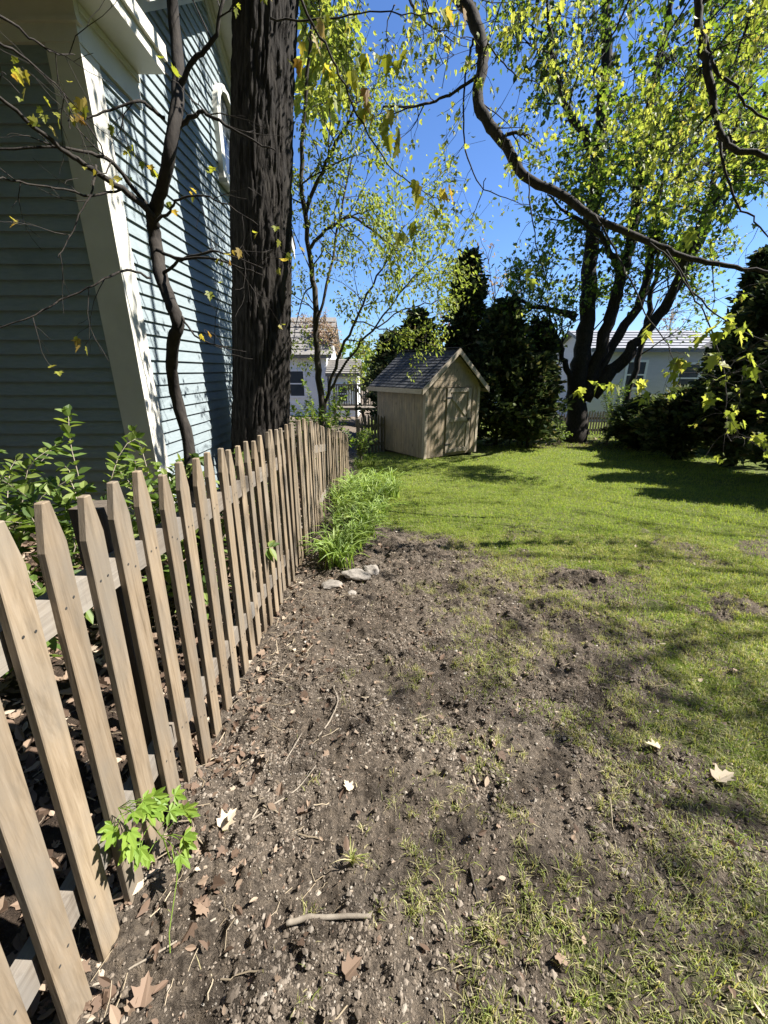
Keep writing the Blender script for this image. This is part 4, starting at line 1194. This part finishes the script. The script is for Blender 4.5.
# --- sticks
def stick(name, label, pts, r, mat='twig', Ys=None):
    P = []
    for x, y in pts:   # where the stick lies on the soil
        a, b = (x - 384) / F, (512 - y) / F; d = np.array((a, CT + b * ST, -ST + b * CT)); t = 1.5 / -d[2]
        for _ in range(4): t = (CAMZ - float(base_z(d[1] * t))) / -d[2]
        P.append(d * t)
    P = np.array(P); P[:, 2] = ground(P[:, 0], P[:, 1]) + r * .8 + .004
    P[:, 2] = .5 * P[:, 2] + .5 * P[:, 2].mean()
    o0 = P.mean(0); T = Tree(); T.limb(P - o0, r, r * .7, 8, 4, r * .12)
    o = T.mb.build(name, M[mat], smooth=True, loc=Vector(o0)); tag(o, label, 'stick')
stick('stick', 'thick pale stick lying across bare dirt below the grass tuft', [(286, 922), (310, 916), (340, 914), (371, 914)], .0085)
stick('twig', 'long straight dry twig pointing up the dirt beside the fence leaves', [(252, 818), (270, 790), (285, 765), (302, 735)], .003)
stick('twig', 'thin curved twig forking right from the long straight twig', [(250, 822), (275, 806), (297, 790), (316, 768)], .003)
stick('twig', 'long grey twig lying across the nearest picket foot', [(2, 1021), (60, 992), (100, 980), (150, 955), (215, 915)], .0035)
stick('twig', 'short dark upright twig on the dirt right of the grass tuft', [(470, 868), (475, 885), (481, 904)], .003, 'bark_mid')
stick('root', 'curved pale root on the dirt below the flat stones', [(318, 738), (330, 722), (338, 704), (333, 690)], .004)
stick('twig', 'bent pale twig beside the vine stem and nearest pickets', [(105, 935), (128, 905), (140, 885), (160, 868)], .0045)

# --- a few pale curled leaves that stand out
def loose_leaf(label, px, py, s, az, mat='pale_leaf'):
    a, b = (px - 384) / F, (512 - py) / F; d = np.array((a, CT + b * ST, -ST + b * CT)); t = 1.5 / -d[2]
    p = d * t; x, y = p[0], p[1]; mb = MB()
    add_leaves(mb, [(0, 0, .008)], [(math.cos(az), math.sin(az), .15)], [(.25, .2, 1)], s, MAPLE, .5, -.1)
    tag(mb.build('fallen_leaf', M[mat], loc=(x, y, gz(x, y) + .004)), label, 'leaf')
loose_leaf('large cream curled dead leaf near the fence, left of the long twig', 221, 826, .07, 1.0)
loose_leaf('small cream dead leaf alone in the middle of the dirt', 350, 784, .045, 2.2)
loose_leaf('tan dead leaf folded on dirt below the thick stick', 345, 972, .055, .6, 'dead_leaf')
loose_leaf('brown curled leaf low on dirt beside the nearest picket foot', 142, 1012, .06, 1.7, 'dead_leaf')
loose_leaf('pale flat dead leaf on the grassy soil at right', 662, 742, .06, 2.8)
loose_leaf('wide pale dead leaf in thin grass near the right edge', 718, 776, .08, .2)

# ------------------------------------------------------------------ houses beyond
def box_house(name, label, x0, x1, y0, y1, h, pitch, wall, roof, wins, gable='y', over=.3, rz=0.0):
    z = gz((x0 + x1) / 2, y0); t = thing(name, label, 'house', (x0, y0, z), rz)
    w, d = x1 - x0, y1 - y0
    m_ = MB(); e = .16; k = 0
    while k * e < h:
        m_.add([(0, -.02, k * e), (w, -.02, k * e), (w, -.004, (k + 1) * e), (0, -.004, (k + 1) * e), (0, 0, k * e), (w, 0, k * e)], [(0, 1, 2, 3), (4, 5, 1, 0)])
        m_.add([(-.02, 0, k * e), (-.02, d, k * e), (-.004, d, (k + 1) * e), (-.004, 0, (k + 1) * e)], [(0, 3, 2, 1)]); k += 1
    m_.box(0, w, 0, d, -.2, h)
    if gable == 'x': m_.prism([(0, h), (w, h), (w / 2, h + pitch * w / 2)], .01, d - .01, 'y')
    else: m_.prism([(0, h), (d, h), (d / 2, h + pitch * d / 2)], .01, w - .01, 'x')
    m_.build('wall', wall, t)
    m_ = MB()
    if gable == 'x':
        for s0, s1 in ((-over, w / 2), (w + over, w / 2)):
            za, zb = h - pitch * over, h + pitch * w / 2
            m_.prism([(s0, za + .03), (s1, zb + .03), (s1, zb + .17), (s0, za + .17)], -over, d + over, 'y')
    else:
        for s0, s1 in ((-over, d / 2), (d + over, d / 2)):
            za, zb = h - pitch * over, h + pitch * d / 2
            m_.prism([(s0, za + .03), (s1, zb + .03), (s1, zb + .17), (s0, za + .17)], -over, w + over, 'x')
            nr = 7
            for r_ in range(nr):
                f0 = r_ / nr; yy = s0 + (s1 - s0) * f0; zz = za + (zb - za) * f0
                m_.bar((-over, yy, zz + .185), (w + over, yy, zz + .185), .05, .03)
    m_.build('roof', roof, t)
    for (wx, wz, ww, wh) in wins:
        m_ = MB()
        for (a, b, c, d_) in ((wx - .1, wx, wz - .1, wz + wh + .1), (wx + ww, wx + ww + .1, wz - .1, wz + wh + .1), (wx, wx + ww, wz + wh, wz + wh + .1), (wx, wx + ww, wz - .1, wz), (wx, wx + ww, wz + wh / 2 - .03, wz + wh / 2 + .03)):
            m_.box(a, b, -.06, -.022, c, d_)
        wf = m_.build('window', M['house_white'], t)
        m_ = MB(); m_.box(wx, wx + ww, -.034, -.024, wz, wz + wh); m_.build('pane', M['glass'], wf)
    return t
box_house('house', 'white house with tan roof seen between the huge trunk and young tree', -6.4, -2.9, 22, 27, 3.0, .72, M['house_white'], M['roof_tan'], [(1.6, 1.0, .7, 1.2)], 'y')
box_house('outbuilding', 'low white outbuilding with one dark window behind the gap fence', -2.75, -1.35, 21.5, 24, 2.0, .5, M['house_white'], M['roof_tan'], [(.45, .75, .42, .75)], 'y', .15)
box_house('house', 'pale grey house with light metal roof behind the great maple', 9.6, 15.4, 20, 25, 3.2, .35, M['house_grey'], M['metal_roof'], [(1.6, 1.6, .8, 1.1), (4.0, 1.4, .9, 1.2)], 'y')
box_house('house', 'cream-roofed house far left of the great maple trunk', 7.6, 10.9, 27, 32, 2.6, .75, M['house_white'], M['roof_cream'], [(1.0, 1.0, .8, 1.1)], 'y')
box_house('house', 'brown-roofed house hidden behind the right hedge', 13.0, 18.5, 12.5, 17.5, 3.1, .75, M['house_grey'], M['roof_tan'], [(1.2, 1.1, .8, 1.1)], 'x')
# deck of the neighbour
dk = thing('deck', 'low wooden deck with baluster railing beyond the gap fence', 'deck', (-2.1, 17.5, gz(-2.1, 17.5)))
m_ = MB(); m_.box(0, 1.9, 0, 1.6, .62, .72); m_.build('platform', M['grey_wood'], dk)
for xx in (.05, .95, 1.85):
    m_ = MB(); m_.box(xx - .05, xx + .05, 0, .1, -.05, 1.6); m_.build('post', M['grey_wood'], dk)
m_ = MB(); m_.box(0, 1.9, .0, .1, 1.602, 1.66); m_.box(.101, .899, .03, .07, .80, .85); m_.box(1.001, 1.799, .03, .07, .80, .85)
for k in range(17):
    xx = .14 + k * .1
    if abs(xx - .95) > .07: m_.box(xx, xx + .035, .035, .065, .852, 1.6)
m_.build('railing', M['grey_wood'], dk)

# far treeline plus unseen leaf walls added to hold back sky light
mb = MB()
n = 9000
x = rng.uniform(-60, 60, n); yb = 40 + 4 * vnoise(x * .1, x * 0, 3)
top = 1.0 + 3.2 * fbm(x * .12, x * 0, 3, 9) + (x < -2) * .6
P = np.stack([x, yb + rng.normal(0, 1.2, n), -1 + rng.random(n) ** .7 * top * 1.3], -1)
add_leaves(mb, P, rand_dirs(n), rand_dirs(n, .5), rng.uniform(.35, .8, n), TRI3, .2, .1)
n = 4000  # right-hand leaf wall, out of view, added to cut sky light
y = rng.uniform(-9, 4.5, n); top = 6 + 4 * fbm(y * .15, y * 0, 3, 15)
P = np.stack([13.5 + rng.normal(0, .8, n), y, rng.random(n) ** .9 * top], -1)
add_leaves(mb, P, rand_dirs(n), rand_dirs(n, .5), rng.uniform(.5, 1.0, n), TRI3, .2, .1)
n = 5000  # left leaf wall, unseen, added to keep sky off the front wall
y = rng.uniform(-9, 3.0, n); top = 9 + 5 * fbm(y * .15, y * 0, 3, 16)
P = np.stack([-13.0 + rng.normal(0, .8, n), y, rng.random(n) ** .9 * top], -1)
add_leaves(mb, P, rand_dirs(n), rand_dirs(n, .5), rng.uniform(.6, 1.1, n), TRI3, .2, .1)
n = 11000   # foliage screen added behind the viewer to darken the front wall
x = rng.uniform(-22, 16, n); top = 12 + 5 * fbm(x * .15, x * 0, 3, 14)
P = np.stack([x, -8.5 + .02 * x + rng.normal(0, .9, n), rng.random(n) ** .9 * top], -1)
add_leaves(mb, P, rand_dirs(n), rand_dirs(n, .5), rng.uniform(.5, 1.0, n), TRI3, .2, .1)
tag(mb.build('treeline_and_sky_blocker', M['leaf_mid']), 'distant hazy green trees beyond the houses, plus unseen leaf walls added to block sky light', 'trees', kind='stuff')

# ------------------------------------------------------------------ sky, sun, camera
SUN_EL, SUN_AZ = R(50), math.atan2(1.0, .03)      # azimuth from +Y towards +X
w = bpy.data.worlds.new('World'); scene.world = w; w.use_nodes = True
nt = w.node_tree
for n_ in list(nt.nodes): nt.nodes.remove(n_)
out = nt.nodes.new('ShaderNodeOutputWorld'); bg = nt.nodes.new('ShaderNodeBackground')
sky = nt.nodes.new('ShaderNodeTexSky'); sky.sky_type = 'NISHITA'; sky.sun_disc = False
sky.sun_elevation = SUN_EL; sky.sun_rotation = SUN_AZ
sky.air_density = 1.0; sky.dust_density = .3; sky.ozone_density = 3.0
bg.inputs[1].default_value = .05
nt.links.new(mix(nt, 1.0, sky.outputs[0], (.72, .93, 1.28), 'MULTIPLY'), bg.inputs[0]); nt.links.new(bg.outputs[0], out.inputs[0])

sd = bpy.data.lights.new('sun', 'SUN'); sd.energy = 5.0; sd.angle = R(.5); sd.color = (1, .955, .88)
so = bpy.data.objects.new('sun', sd); link(so)
sdir = Vector((math.cos(SUN_EL) * math.sin(SUN_AZ), math.cos(SUN_EL) * math.cos(SUN_AZ), math.sin(SUN_EL)))
so.rotation_euler = sdir.to_track_quat('Z', 'Y').to_euler(); so.location = sdir * 30

cd = bpy.data.cameras.new('camera'); cd.sensor_fit = 'VERTICAL'; cd.sensor_height = 24
cd.lens = 24 * F / 1024; cd.clip_start = .02; cd.clip_end = 600
co = bpy.data.objects.new('camera', cd); link(co); co.location = (0, 0, CAMZ); co.rotation_euler = (R(90) - TH, 0, 0)
scene.camera = co

scene.render.engine = 'CYCLES'
scene.cycles.max_bounces = 7; scene.cycles.diffuse_bounces = 4; scene.cycles.transmission_bounces = 4
scene.cycles.sample_clamp_indirect = 6
scene.view_settings.view_transform = 'Standard'; scene.view_settings.look = 'None'
scene.view_settings.exposure = 1.7; scene.view_settings.gamma = 1.0
scene.view_settings.use_curve_mapping = False
